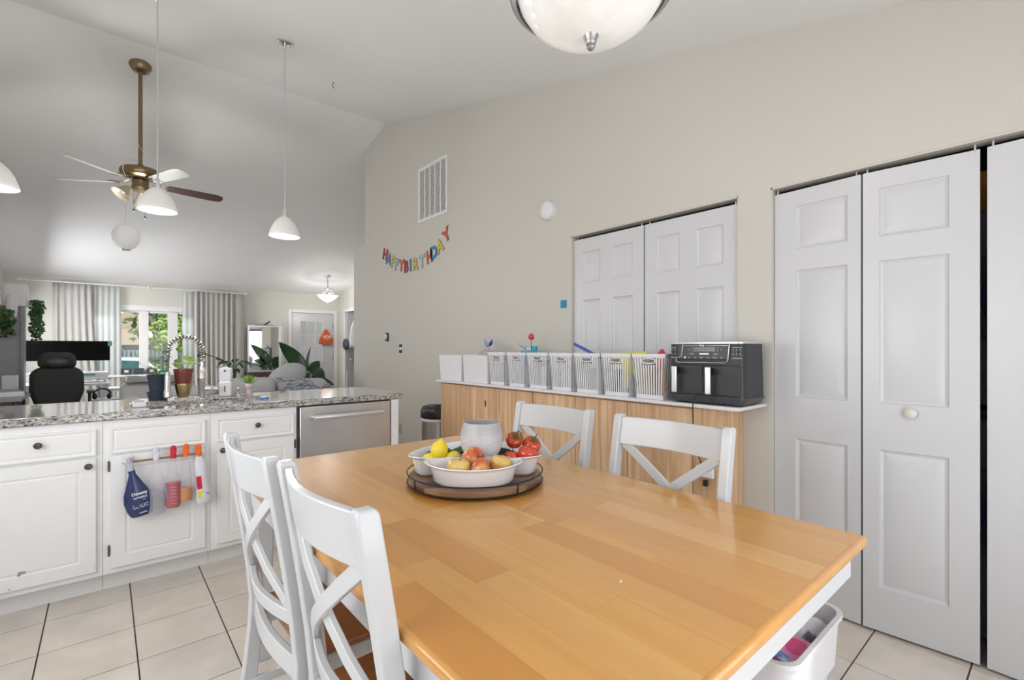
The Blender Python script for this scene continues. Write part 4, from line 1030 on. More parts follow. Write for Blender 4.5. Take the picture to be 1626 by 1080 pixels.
g = G(); g.box(-.03, -.075, -.06, .03, .06, .03); g.build('pouch', M['aqua'], r, bevel=.012, seg=3)
g = G(); g.ball((0, -.02, .035), .03, .045, .028, 12, 8); g.build('clear_wrap', M['plasticwrap'], r)
g = G(); g.box(-.012, -.085, .01, .016, -.035, .060); g.build('sleeve', M['aqua'], r, bevel=.004)
g = G()
for k in range(4): leafmesh(g, (0, .0, .03), (-.01, .03+.03*k, .045+.02*(k % 2)+.01*k), .010, bend=.1, tw=k)
g.build('wrapper_twist', M['pgrey'], r, solid=.001)
r = empty('lollipop', (2.36, 2.545, 1.225), label='shiny red ball on a thin stem above the second basket', cat='decoration')
G().ball((0, 0, .098), .0225, .0225, .024, 20, 14).build('ball', mat('red_foil', (.65, .015, .04), .15, coat=.8), r); G().cyl((0, 0, -.03), (0, 0, .078), .002, 8).build('stick', M['stem'], r)
r = empty('zip_bag', (2.37, 2.02, 1.222), rot=(.38, 0, 0), label='clear zip bag with a blue seal lying across the fourth basket', cat='bag')
G().box(-.02, -.14, -.006, .03, .10, .004).build('bag_film', M['plasticwrap'], r, bevel=.003); G().box(-.024, -.145, -.002, -.018, .11, .016).build('blue_seal', M['bagblue'], r)
r = empty('yellow_folder', (2.40, 1.70, 1.10), rot=(.06, 0, 0), label='yellow folder standing in the sixth slatted basket', cat='folder')
g = G(); g.prism([(-.10, -.10), (.085, -.10), (.085, .126), (-.10, .106)], -.002, .003, M=RZ(-PI/2)); g.build('folder', M['pyellow'], r)
r = empty('red_packet', (2.36, 1.475, 1.10), label='red and black packet sticking out of basket beside air fryer', cat='packet')
G().box(-.03, -.05, -.12, .04, .0, .02).build('packet', M['ptan'], r, bevel=.006); G().box(-.03, -.05, .021, .04, .02, .105).build('packet_top', M['pred'], r, bevel=.006); G().prism([(-.03, .105), (.02, .105), (.0, .135)], -.01, .012, M=RZ(-PI/2)).build('torn_corner', M['pred'], r)
pk = [(2.838, [('pwhite', -.04, .19), ('pgrey', .03, .17)]), (2.612, [('pwhite', -.05, .14)]), (2.388, [('pgrey', -.045, .18), ('pwhite', .02, .15), ('pnavy', .065, .19)]),
      (2.166, [('pwhite', -.02, .20), ('pwhite', .05, .17)]), (1.945, [('pwhite', -.05, .17), ('pnavy', .04, .15)]), (1.724, [('pnavy', .055, .15), ('pgrey', -.06, .13)]), (1.503, [('ptan', .055, .17)])]
pn = {'pwhite': 'white', 'pgrey': 'grey', 'pnavy': 'dark navy', 'ptan': 'tan'}; ordn = ['first', 'second', 'third', 'fourth', 'fifth', 'sixth', 'seventh']
for bi, (yc, L_) in enumerate(pk):
    for mi, (mm, dy, hh) in enumerate(L_):
        o = G().box(2.33+.012*mi, yc+dy-.018, LZ+.0045, 2.45, yc+dy+.018, LZ+hh).build('snack_packet', M[mm], bevel=.004)
        tag(o, '%s packet %s inside the %s slatted basket' % (pn[mm], 'at left' if dy > 0 else 'at right', ordn[bi]), 'packet', 'packets seen through the basket slats')
# ================================================================== AIR FRYER
r = empty('air_fryer', (2.385, 1.182, LZ), -PI/2+.03, label='black two drawer air fryer with silver handles on the ledge', cat='air fryer')
W_, D_, H_ = .195, .135, .318
def rrect(w_, d_, rad): return rr_poly(w_, d_, rad)
def loft(g, spec):
    rings = [[g.b.verts.new((x, y, z)) for x, y in rr_poly(w_, d_, rad)] for w_, d_, rad, z in spec]
    n = len(rings[0]); g.b.faces.new(rings[0][::-1]); g.b.faces.new(rings[-1])
    for a, b in zip(rings, rings[1:]):
        for i in range(n): g.b.faces.new((a[i], a[(i+1) % n], b[(i+1) % n], b[i]))
    return g
loft(G(), [(W_-.012, D_-.015, .03, .008), (W_+.004, D_, .035, .035), (W_+.004, D_, .035, .040)]).build('base', M['charcoal'], r, smooth=50)
loft(G(), [(W_, D_-.004, .035, .040), (W_-.006, D_-.006, .035, .300)]).build('body', M['blackm'], r, smooth=50)
loft(G(), [(W_-.004, D_-.004, .035, .3002), (W_-.004, D_-.004, .035, .308), (W_-.012, D_-.012, .03, .312)]).build('top_rim', M['alu'], r, smooth=50)
g = G()
for x in (-.15, .15):
    for y in (-.09, .09): g.cyl((x, y, 0), (x, y, .012), .012, 10)
g.build('foot', M['black'], r)
fy_ = -D_+.004
G().box(-.135, fy_-.007, .222, .128, fy_+.004, .297).build('control_panel', M['charcoal'], r, bevel=.004)
g = G(); g.tube([(-.105, fy_-.008, .296), (-.112, fy_-.008, .238), (-.140, fy_-.008, .228), (-.142, fy_-.008, .212), (-.130, fy_-.008, .206), (.112, fy_-.008, .208), (.122, fy_-.008, .216), (.130, fy_-.008, .296)], .0028, 6)
g.build('panel_trim', M['alu'], r)
G().box(-.045, fy_-.009, .262, .062, fy_-.006, .284).build('display', mat('lcd_grey', (.20, .20, .20), .2), r)
text('188:88 88:88', .020, M['pgrey'], r, (.008, fy_-.0095, .273), (PI/2, 0, 0), ext=.0003, sx=.7)
G().box(-.018, fy_-.009, .2465, .030, fy_-.006, .2545).build('start_button', M['alu'], r, bevel=.003)
for x in (-.058, .064):
    G().box(x-.012, fy_-.009, .247, x+.012, fy_-.0065, .2535).build('button', M['pgrey'], r, bevel=.0025)
for x, z in ((-.054, .278), (-.054, .266), (.074, .278), (.074, .266), (-.070, .272), (.090, .272)):
    G().lathe([(.0025, 0), (.0042, 0), (.0042, .001), (.0025, .001)], 16, M=T(x, fy_-.0075, z) @ RX(PI/2), closed=True).build('button', M['pgrey'], r)
text('Ninja', .0125, M['lettw'], r, (-.005, fy_-.0095, .2915), (PI/2, 0, 0), bold=.0003, ext=.0003)
g = G(); g.box(-.10, fy_-.0085, .2905, -.024, fy_-.0065, .2918); g.box(.016, fy_-.0085, .2905, .124, fy_-.0065, .2918); g.build('panel_line', M['alu'], r)
for k, s_ in enumerate(('MAX', 'AIR', 'ROAST', 'BAKE', 'REHEAT', 'DRY')):
    text(s_, .0055, M['lettw'], r, (-.072+.033*k, fy_-.0085, .232), (PI/2, 0, 0), ext=.0003)
G().lathe([(0, 0), (.005, 0), (.005, .0015), (0, .0015)], 16, M=T(-.094, fy_-.007, .232) @ RX(PI/2)).build('power_button', M['lettw'], r)
text('DUAL ZONE', .006, M['lettw'], r, (0, fy_-.0098, .2085), (PI/2, 0, 0), ext=.0003)
# cooking guide stickers left and right of the panel
for x0, x1 in ((-.178, -.140), (.138, .186)):
    st = G(); st.box(x0, fy_+.003, .226, x1, fy_+.0045, .288) if False else None
    s_ = G(); n = 3 if x1 > 0 else 2
    for i in range(n):
        for j in range(2):
            xx = x0+(x1-x0)*(i+.5)/n; zz = .266-.020*j; s_.box(xx-.004, fy_-.0035, zz-.001, xx+.004, fy_+.008, zz+.0005); s_.lathe([(0, 0), (.0035, 0), (.0035, .001), (0, .001)], 8, M=T(xx, fy_-.003, zz+.006) @ RX(PI/2))
    s_.box(x0+.002, fy_-.0035, .279, x1-.002, fy_+.008, .2835); s_.box(x0+.002, fy_-.0035, .228, x1-.002, fy_+.008, .2335)
    s_.build('guide_print', M['pgrey'], r, smooth=None)
for s_ in (-1, 1):
    x0 = .003 if s_ > 0 else -.178; x1 = .178 if s_ > 0 else -.003
    d = G().box(x0, fy_-.006, .046, x1, fy_+.01, .196).build('drawer', M['blackm'], r, bevel=.006, seg=3)
    xc = -.128 if s_ < 0 else .046
    G().box(xc-.014, fy_-.058, .056, xc+.014, fy_-.048, .188).build('handle', M['alu'], d, bevel=.004, seg=3)
    g = G(); g.prism([(0, .150), (.05, .150), (.05, .180), (0, .186)], -.010, .010, M=T(xc, fy_-.049, 0) @ RZ(PI/2)); g.build('handle_bracket', M['black'], d, bevel=.002)
    G().box(xc+.020, fy_-.0075, .150, xc+.045, fy_-.005, .172).build('drawer_recess', M['black'], d, bevel=.008, seg=3)
# cord and plug
pts = [(2.245, 1.115, LZ+.004), (2.225, 1.13, LZ+.045), (2.215, 1.16, LZ+.062), (2.212, 1.19, LZ+.05), (2.212, 1.21, LZ+.01), (2.220, 1.215, .90), (2.224, 1.212, .80), (2.232, 1.200, .72), (2.250, 1.190, .67), (2.252, 1.190, .628)]
def smooth_pts(P_, k=6):
    P_ = [Vector(p) for p in P_]; out = []
    for i in range(len(P_)-1):
        p0, p1, p2, p3 = P_[max(i-1, 0)], P_[i], P_[i+1], P_[min(i+2, len(P_)-1)]
        for j in range(k):
            t_ = j/k; out.append(.5*((2*p1)+(-p0+p2)*t_+(2*p0-5*p1+4*p2-p3)*t_*t_+(-p0+3*p1-3*p2+p3)*t_**3))
    out.append(P_[-1]); return out
r = G().tube(smooth_pts(pts), .0030, 8).build('power_cord', M['black']); tag(r, 'black power cord looping from the air fryer over the ledge', 'cord')
r = empty('outlet_adapter', (2.268, 1.178, .632), label='white outlet adapter on the pine end board', cat='outlet')
G().box(-.020, -.05, -.030, .0, .04, .022).build('body', M['white'], r, bevel=.004); G().box(-.0215, .0, -.012, -.0195, .02, .006).build('socket', M['ptan'], r)
r = empty('black_plug', (2.249, 1.165, .575), label='black two prong plug hanging below the white adapter', cat='plug')
G().box(-.009, -.011, -.014, .009, .011, .016).build('body', M['black'], r, bevel=.003)
for y in (-.006, .006): G().box(-.0012, y-.0012, -.032, .0012, y+.0012, -.013).build('prong', M['chrome'], r)
# ================================================================== THINGS ON THE RIGHT WALL
# return air grille
r = empty('air_grille', (XW-.0005, 4.232, 2.855), -PI/2, label='white return air grille with five columns of louvres high on wall', cat='vent')
g = G(); a, b = .282, .285; f_ = .028
g.box(-a, -.008, -b, -a+f_, 0, b); g.box(a-f_, -.008, -b, a, 0, b); g.box(-a+f_, -.008, b-f_, a-f_, 0, b); g.box(-a+f_, -.008, -b, a-f_, 0, -b+f_)
g.build('frame', M['trim'], r, smooth=None)
cw = 2*(a-f_)/5
for k in range(1, 5): G().box(-a+f_+k*cw-.007, -.006, -b+f_, -a+f_+k*cw+.007, 0, b-f_).build('divider', M['trim'], r, smooth=None)
g = G()
for i in range(30):
    z = -b+f_+.006+i*(2*(b-f_))/30
    g.box(-a+f_, -.004, z, a-f_, -.0008, z+.0075)
g.build('louvres', M['trim'], r, smooth=None, kind='stuff')
G().box(-a+f_, -.0006, -b+f_, a-f_, .0, b-f_).build('backing', M['charcoal'], r, smooth=None)
# smoke alarm
r = empty('smoke_alarm', (XW, 2.552, 2.276), label='round white smoke alarm on the wall left of closet', cat='smoke alarm')
r.rotation_euler = (0, -PI/2, 0)
G().lathe([(0, 0), (.073, 0), (.073, .012), (.070, .016)], 40).build('base', M['white'], r); G().lathe([(.069, .0165), (.068, .030), (.060, .038), (.03, .041), (0, .041)], 40).build('cover', M['white'], r, smooth=50)
G().lathe([(0, .0412), (.007, .0412), (.007, .0425), (0, .0425)], 16, M=T(.02, .0, 0)).build('test_button', M['pwhite'], r)
r = G().box(XW-.002, 2.372, 1.533, XW-.0002, 2.432, 1.592).build('blue_tape', mat('blue_tape', (.01, .25, .42), .6)); tag(r, 'small square of blue tape beside the closet', 'tape')
# thermostat and uncovered switch box
r = empty('thermostat', (XW, 5.27, 1.375), label='round thermostat with black rim on the wall', cat='thermostat'); r.rotation_euler = (0, -PI/2, 0)
G().lathe([(0, 0), (.050, 0), (.050, .012), (.044, .016), (0, .016)], 32).build('rim', M['charcoal'], r); G().lathe([(0, .0162), (.036, .0162), (.036, .026), (.032, .029), (0, .029)], 32).build('dial', M['pwhite'], r, smooth=50)
G().box(-.060, -.055, 0, .045, -.02, .004).build('back_plate', M['charcoal'], r)
r = empty('open_switch_box', (XW, 4.92, 1.235), label='uncovered electrical box with black switch on the wall', cat='switch')
G().box(-.003, -.045, -.058, 0, .045, .058).build('box_edge', M['pwhite'], r); G().box(-.0045, -.036, -.050, -.0025, .036, .050).build('opening', M['dark'], r)
G().box(-.010, -.03, -.016, -.004, .022, .018).build('switch', M['pwhite'], r)
r = empty('wall_outlet', (XW, 4.93, .325), label='beige wall outlet low beside the trash can', cat='outlet')
G().box(-.005, -.036, -.058, 0, .036, .058).build('plate', mat('outlet_beige', (.45, .42, .38), .5), r, bevel=.002)
for z in (-.022, .022): G().box(-.0065, -.016, z-.014, -.0045, .016, z+.014).build('socket', M['pgrey'], r)
r = empty('outlet_cover_screw', (XW, 5.10, 2.9)) if False else None
# banner
banner = empty('birthday_banner', (XW-.006, 4.7, 2.2), label='colourful HAPPY BIRTHDAY letter banner sagging across the wall', cat='banner')
colr = dict(r=(.42, .03, .07), b=(.06, .22, .50), y=(.55, .45, .08), l=(.36, .52, .54), o=(.52, .13, .05), c=(.36, .02, .10), i=(.10, .20, .42), d=(.02, .22, .52), t=(.52, .11, .05))
for k, v_ in colr.items(): C3('bn_'+k, *v_, .6)
C3('bn_edge', .12, .11, .10, .7)
let = [('H','r',5.31,2.353,-.35),('A','b',5.211,2.285,-.30),('P','y',5.114,2.238,-.20),('P','l',5.025,2.196,-.12),('Y','o',4.90,2.168,-.1),('B','c',4.79,2.139,-.03),('I','i',4.69,2.142,.02),('R','y',4.583,2.142,.03),('T','l',4.440,2.150,.06),('H','o',4.290,2.180,.14),('D','d',4.205,2.210,.22),('A','y',4.085,2.255,.30),('Y','t',3.965,2.345,.50)]
xs = Matrix(((0, 0, -1), (-1, 0, 0), (0, 1, 0)))
for ch_, c_, y, z, tl in let:
    e = (xs.to_4x4() @ RZ(tl)).to_euler()
    lo = text(ch_, .175, M['bn_'+c_], banner, (0, y-4.7, z-2.2), e, bold=.006, ext=.0012, name='letter')
    bk = text(ch_, .175, M['bn_edge'], lo, (0, 0, -.002), (0, 0, 0), bold=.010, ext=.0006, name='letter_edge')
G().tube([(0.001, y-4.7, z-2.2+.05) for _, _, y, z, _ in let], .0012, 5).build('string', M['pwhite'], banner)
# trash can
r = empty('trash_can', (2.392, 3.90, 0), label='steel trash can with black lid beside the pine cabinet', cat='trash can')
def ell(w_, d_, n=32): return [(w_*math.cos(2*PI*i/n), d_*math.sin(2*PI*i/n)) for i in range(n)]
def eloft(spec, name, m, parent, **k):
    g = G(); rings = [[g.b.verts.new((x, y, z)) for x, y in ell(w_, d_)] for w_, d_, z in spec]; n = 32
    g.b.faces.new(rings[0][::-1]); g.b.faces.new(rings[-1])
    for a, b in zip(rings, rings[1:]):
        for i in range(n): g.b.faces.new((a[i], a[(i+1) % n], b[(i+1) % n], b[i]))
    return g.build(name, m, parent, smooth=50, **k)
eloft([(.135, .165, 0), (.135, .165, .03)], 'base', M['black'], r); eloft([(.13, .16, .031), (.13, .16, .555)], 'body', M['steel'], r)
eloft([(.133, .163, .556), (.138, .168, .560), (.138, .168, .590), (.134, .164, .595)], 'liner', M['pwhite'], r)
eloft([(.139, .169, .585), (.141, .171, .60), (.139, .168, .655), (.12, .15, .690), (.08, .11, .700)], 'lid', M['black'], r)
G().box(-.05, -.09, .6985, .05, -.02, .712).build('lid_control', M['charcoal'], r, bevel=.006)
# ================================================================== LAMPS AND FAN
def pendant(x, y, zs, label):
    c = cz(y); r = empty('pendant_lamp', (x, y, zs), label=label, cat='pendant lamp', group='glass bell pendants on long rods over the peninsula')
    sl = math.atan(.251); H = c-zs
    G().lathe([(0, -.002), (.062, -.002), (.062, -.010), (.040, -.020), (.012, -.026), (0, -.026)], 28, M=T(0, 0, H) @ RX(sl)).build('canopy', M['chrome'], r)
    G().cyl((0, 0, .20), (0, 0, H-.05), .0055, 10).build('rod', M['alu'], r)
    g = G(); g.cyl((0, 0, H-.055), (0, 0, H-.02), .009, 10); g.build('joint', M['chrome'], r)
    G().lathe([(0, .205), (.010, .205), (.012, .195), (.026, .190), (.027, .182), (.022, .176), (.024, .150), (.024, .140), (0, .140)], 24).build('socket_cap', M['alu'], r)
    pr = [(.024, .146), (.045, .135), (.075, .105), (.100, .065), (.115, .025), (.122, 0), (.119, -.004), (.112, .024), (.097, .063), (.072, .102), (.043, .131), (.024, .140)]
    pr = [(a_*.89, b_) for a_, b_ in pr]; g = G(); n = 72; rings = []
    for q, z in pr: rings.append([g.b.verts.new(((q+(.0010 if i % 2 else 0))*math.cos(2*PI*i/n), (q+(.0010 if i % 2 else 0))*math.sin(2*PI*i/n), z)) for i in range(n)])
    for a, b in zip(rings, rings[1:]):
        for i in range(n): g.b.faces.new((a[i], a[(i+1) % n], b[(i+1) % n], b[i]))
    g.build('glass_shade', M['shade'], r, smooth=70)
    G().lathe([(0, .022), (.040, .022), (.054, .030), (.058, .042), (.045, .09), (.022, .12), (0, .12)], 28).build('bulb', M['bulb'], r)
    point('pendant_light', (x, y, zs-.42), 8, .10); return r
pendant(1.034, 3.85, 2.085, 'glass bell pendant on a rod, hanging rightmost over the counter')
pendant(.262, 3.85, 2.135, 'glass bell pendant overlapping the ceiling fan, middle of the three')
pendant(-.470, 3.85, 2.130, 'glass bell pendant cut off by the left edge')
# ceiling fan
fx, fy = .252, 5.576; fz = cz(fy)
r = empty('ceiling_fan', (fx, fy, 2.76), label='antique brass ceiling fan with long downrod and five blades', cat='ceiling fan')
H = fz-2.76
G().lathe([(0, -.0), (.085, 0), (.085, -.012), (.070, -.045), (.035, -.068), (0, -.068)], 32, M=T(0, 0, H) @ RX(-math.atan(.251))).build('canopy', M['brass'], r, smooth=50)
G().cyl((0, 0, .155), (0, 0, H-.05), .0165, 16).build('downrod', M['brass'], r)
G().lathe([(0, .175), (.022, .175), (.030, .160), (.048, .150), (.050, .145), (0, .145)], 24).build('rod_cover', M['brass'], r)
G().lathe([(0, .145), (.09, .143), (.145, .125), (.155, .105), (.155, .080), (.135, .055), (.08, .04), (.05, .035), (0, .035)], 40).build('motor_housing', M['brass'], r, smooth=50)
G().lathe([(0, .034), (.060, .030), (.066, .010), (.060, -.010), (.066, -.03), (.070, -.05), (.055, -.07), (0, -.07)], 32).build('switch_housing', M['brass'], r, smooth=50)
G().tube(smooth_pts([(0, 0, .2), (.02, -.02, .28), (-.016, -.01, .36), (.018, .0, .44), (-.016, 0, .50)]), .0022, 5).build('wrapped_wire', M['pwhite'], r)
G().tube(smooth_pts([(-.02, -.02, .20), (-.10, -.10, .16), (-.13, -.12, .08), (-.11, -.10, .02)]), .003, 6).build('loose_wire', M['pwhite'], r)
for k in range(5):
    a_ = math.radians(6+72*k)
    arm = G(); arm.tube([(.09, 0, .035), (.13, 0, .012), (.20, 0, .008)], [.012, .010, .012], 8, M=RZ(a_), flat=.5); arm.box(.19, -.035, .004, .25, .035, .009, M=RZ(a_)); arm.build('blade_arm', M['brass'], r)
    pl = [(.21, -.048), (.40, -.060), (.60, -.066), (.66, -.050), (.675, 0), (.66, .050), (.60, .066), (.40, .060), (.21, .048)]
    g = G(); a = [g.b.verts.new((x, y, 0)) for x, y in pl]; b = [g.b.verts.new((x, y, .007)) for x, y in pl]
    g.b.faces.new(a[::-1]); g.b.faces.new(b)
    for i in range(len(pl)): g.b.faces.new((a[i], a[(i+1) % len(pl)], b[(i+1) % len(pl)], b[i]))
    Mx = RZ(a_) @ RX(math.radians(-13))
    for v in g.b.verts: v.co = Mx @ v.co
    o = g.build('blade', M['bladed'] if k == 0 else M['bladerefl'], r, smooth=None)  # all but the first blade carry reflected light in their colour
for k in range(3):
    a_ = math.radians(200+120*k); Mx = T(.085*math.cos(a_), .085*math.sin(a_), -.055) @ RZ(a_) @ RY(math.radians(-38))
    G().lathe([(.018, 0), (.024, -.012), (.032, -.03), (.062, -.085), (.080, -.110), (.077, -.110), (.058, -.083), (.028, -.03), (.018, -.012)], 28, M=Mx).build('light_shade', mat('amber_glass%d' % k, (.50, .45, .34), .25, coat=.5, alpha=.8), r, smooth=60)
    G().ball((0, 0, -.05), .022, .022, .035, 14, 10, M=Mx).build('bulb', M['whiteg'], r)
for x, y, l_ in ((-.05, -.03, .20), (.03, -.05, .26)):
    g = G(); g.cyl((x, y, -.06), (x, y, -.06-l_), .0012, 5); g.ball((x, y, -.06-l_), .010, .010, .013, 10, 8); g.build('pull_chain', M['knob'], r)
point('living_fill', (fx, fy, 2.28), 26, .15)  # added fill lamp floating below the fan, whose own bulbs are unlit
# white globe pendant behind the fan
r = empty('globe_lamp', (.212, 8.0, 2.69), label='white round globe lamp hanging on a thin cord behind the fan', cat='globe lamp')
G().ball((0, 0, 0), .150, .150, .165, 36, 20).build('globe', mat('globe_paper', (.88, .88, .90), .7, emit=(1, 1, 1), estr=.14), r, smooth=70)
G().cyl((0, 0, .165), (0, 0, cz(8)-2.69), .004, 6).build('cord', M['white'], r)
G().lathe([(.05, -.158), (.056, -.167), (.052, -.172), (.045, -.168)], 24, closed=True).build('bottom_ring', M['alu'], r)
# bowl pendant above the table
lx, ly, lz = 1.01, .85, 2.055
r = empty('bowl_lamp', (lx, ly, lz), label='large frosted glass bowl lamp with pewter finial above the table', cat='ceiling lamp')
pw = mat('pewter', (.42, .42, .42), .35, .85)
G().lathe([(0, .036), (.03, .037), (.08, .047), (.13, .068), (.17, .098), (.195, .135), (.203, .160), (.198, .162), (.190, .135), (.165, .102), (.126, .073), (.078, .053), (.03, .042), (0, .041)], 64).build('glass_bowl', M['bowl_lit'], r, smooth=70)
G().lathe([(.205, .140), (.222, .150), (.226, .165), (.222, .195), (.19, .215), (.10, .235), (0, .240), (0, .236), (.10, .230), (.185, .21), (.205, .19)], 64).build('metal_pan', pw, r, smooth=50)
G().lathe([(0, -.002), (.007, .0), (.0115, .006), (.008, .012), (.013, .014), (.015, .020), (.018, .032), (.022, .038), (.0, .039)], 24).build('finial', pw, r, smooth=50)
G().cyl((0, 0, .038), (0, 0, cz(ly)-lz-.03), .008, 12).build('stem', pw, r)
G().lathe([(0, 0), (.07, 0), (.07, -.015), (.03, -.035), (0, -.035)], 28, M=T(0, 0, cz(ly)-lz) @ RX(math.atan(.251))).build('canopy', pw, r)
G().ball((.05, 0, .12), .028, .028, .035, 14, 10).build('bulb', M['bulb'], r); G().ball((-.07, .03, .12), .028, .028, .035, 14, 10).build('bulb', M['bulb'], r)
point('bowl_light', (lx, ly, lz+.30), 9, .12)
# bracket left on the ceiling
hk = (1.612, 4.407)
r = G().tube([(hk[0], hk[1], cz(hk[1])-.002), (hk[0]-.02, hk[1], cz(hk[1])-.02), (hk[0]-.015, hk[1], cz(hk[1])-.045), (hk[0], hk[1], cz(hk[1])-.055)], .003, 6).build('ceiling_hook', M['black']); tag(r, 'tiny dark hook in the bare ceiling right of the pendants', 'hook')
# entry pendant
ex, ey = 3.52, 10.0; ez = 2.20
r = empty('entry_lamp', (ex, ey, ez), label='small bowl chandelier with curled arms hanging by the front door', cat='chandelier')
G().lathe([(0, 0), (.05, .004), (.11, .035), (.16, .075), (.20, .115), (.222, .13), (.216, .136), (.19, .118), (.15, .082), (.10, .045), (.04, .014), (0, .012)], 40).build('glass_bowl', M['bulb'] if False else M['bowl_lit'], r, smooth=70)
G().ball((0, 0, -.012), .014).build('finial', pw, r)
hh = cz(ey)-ez
G().cyl((0, 0, .0), (0, 0, hh-.02), .008, 10).build('stem', pw, r); G().lathe([(0, 0), (.062, 0), (.055, -.018), (.02, -.032), (0, -.032)], 24, M=T(0, 0, hh) @ RX(-math.atan(.251))).build('canopy', pw, r)
G().lathe([(0, .285), (.05, .28), (.05, .265), (.02, .24), (.02, .22), (0, .22)], 20).build('hub', pw, r)
for k in range(3):
    a_ = 2*PI*k/3+.65; g = G(); g.tube([Vector((p[0]*math.cos(a_), p[0]*math.sin(a_), p[1])) for p in [(.02, .24), (.06, .19), (.12, .155), (.19, .165), (.215, .20), (.18, .225), (.12, .215), (.06, .17), (.03, .14)]], .006, 8); g.build('arm', M['alu'], r)
point('entry_light', (ex, ey, ez-.24), 16, .12); point('entry_light', (ex, ey, ez+.12), 3.5, .10)
# ================================================================== CURTAINS
def curtain(name, m, x0, x1, z0, z1, waves, amp, label, gather=1.0, y=YF-.16, lean=0, sh=None):
    g = G(); nu, nv = int(waves*12), 14
    def f(u, v):
        t_ = v; z = z0+(z1-z0)*v
        ww = 1-(1-gather)*(1-v)
        x = x0+(x1-x0)*u*ww + lean*(1-v)**1.3*(u)
        a = amp*(.75+.35*math.sin(u*7+v*1.5))*(1-.35*v)
        return (x, y+a*math.sin(2*PI*waves*u+.8*math.sin(v*2.2)), z)
    g.grid(f, nu, nv); r = g.build(name, m, solid=.002, smooth=70); tag(r, label, 'curtain'); return r
curtain('grey_curtain', M['curtain'], -.66, -.16, .04, 2.335, 6, .030, 'grey pleated curtain left of the front window', lean=.10)
curtain('grey_curtain', M['curtain'], 1.30, 1.98, .04, 2.34, 8, .030, 'grey pleated curtain right of the front window', lean=0)
curtain('grey_curtain', M['curtain'], 1.985, 2.17, .04, 2.34, 1.2, .02, 'flat grey curtain panel at the right end of the rod')
curtain('sheer_curtain', M['sheer'], -.17, .225, .05, 2.33, 5, .028, 'sheer white curtain over the left end of the window', y=YF-.10)
curtain('sheer_curtain', M['sheer'], 1.13, 1.38, .05, 2.33, 3, .028, 'narrow sheer white curtain at the right end of the window', y=YF-.10)
r = empty('curtain_rod', (0, 0, 0), label='long white curtain rod along the top of the far wall', cat='curtain rod')
G().cyl((-1.06, YF-.15, 2.352), (2.22, YF-.15, 2.352), .013, 10).build('rod', M['white'], r)
for x in (-1.05, .62, 2.2):
    g = G(); g.ball((x, YF-.15, 2.352), .025); g.box(x-.008, YF-.15, 2.345, x+.008, YF, 2.36); g.build('bracket', M['white'], r)
# boxes on the sill
for i, (x, lb) in enumerate(((.30, 'leftmost small dark box on the window sill'), (.475, 'middle small dark box on the window sill, no white label seen'), (.665, 'rightmost small dark box on the window sill, large white label'))):
    r = empty('sill_box', (x, YF-.06, .761), label=lb, cat='box', group='small dark boxes on the window sill')
    G().box(-.072, -.04, 0, .072, .04, .115).build('box', M['charcoal'], r, bevel=.003)
    if i != 1: G().box(-.03, -.0415, .04, .03, -.0395, .085).build('label', M['pwhite'], r)
# ================================================================== ENTRY WALL
# mirror on a low dark console
r = empty('console_table', (2.62, 10.90, 0), label='low dark wooden console under the mirror by the far wall', cat='console table')
G().box(-.42, -.18, .70, .42, .18, .75).build('top', mat('console_wood', (.07, .05, .04), .5), r, bevel=.004); G().box(-.39, -.16, .20, .39, .17, .70).build('body', mat('console_body', (.10, .08, .065), .5), r)
for x in (-.37, .37): G().box(x-.025, -.15, 0, x+.025, .15, .20).build('leg', M['charcoal'], r)
r = empty('framed_mirror', (2.53, 10.90, .752), -.13, label='tall mirror in a grey metal frame leaning on the console', cat='mirror')
g = G(); wv, hv = .305, .96; g.box(-wv, 0, 0, -wv+.03, .03, hv); g.box(wv-.03, 0, 0, wv, .03, hv); g.box(-wv+.03, 0, 0, wv-.03, .03, .03); g.box(-wv+.03, 0, hv-.03, wv-.03, .03, hv); g.build('frame', M['alu'], r)
G().box(-wv+.03, .01, .03, wv-.03, .018, hv-.03).build('mirror_glass', M['mirror'], r, smooth=None)
G().box(wv-.002, -.06, 0, wv+.05, .03, hv-.01).build('side_wing', M['alu'], r)
r = empty('trinket', (2.62, 10.93, 1.714), label='small grey bird shaped ornament and cup on top of the mirror', cat='ornament')
g = G(); g.box(-.25, -.01, 0, .12, .02, .012); g.tube([(-.10, 0, .012), (-.02, 0, .05), (.03, 0, .10)], [.006, .02, .008], 8); g.build('bird', M['charcoal'], r); G().cyl((.10, 0, .012), (.10, 0, .07), .022, 12).build('cup', M['pwhite'], r)
# orange bag on the door
r = empty('orange_bag', (3.84, 11.06, 1.50), label='orange drawstring bag hanging on the front door', cat='bag')
g = G(); P_ = [(-.145, -.165), (.150, -.185), (.165, -.05), (.10, .06), (.03, .165), (-.01, .17), (-.09, .03), (-.135, -.06)]
g.prism(P_, -.035, .035); g.build('bag', mat('orange_cloth', (.60, .11, .02), .75), r, bevel=.02, seg=3, smooth=60)
text('UCA', .085, M['lettw'], r, (.02, -.0365, -.0), (PI/2, 0, 0), bold=.002); G().tube([(-.05, -.037, -.045), (.01, -.037, -.06), (.08, -.037, -.035)], .003, 5).build('underline', M['lettw'], r)
G().tube([(-.0, 0, .16), (.05, .02, .21), (.10, .03, .15)], .004, 6).build('drawstring', M['pwhite'], r)
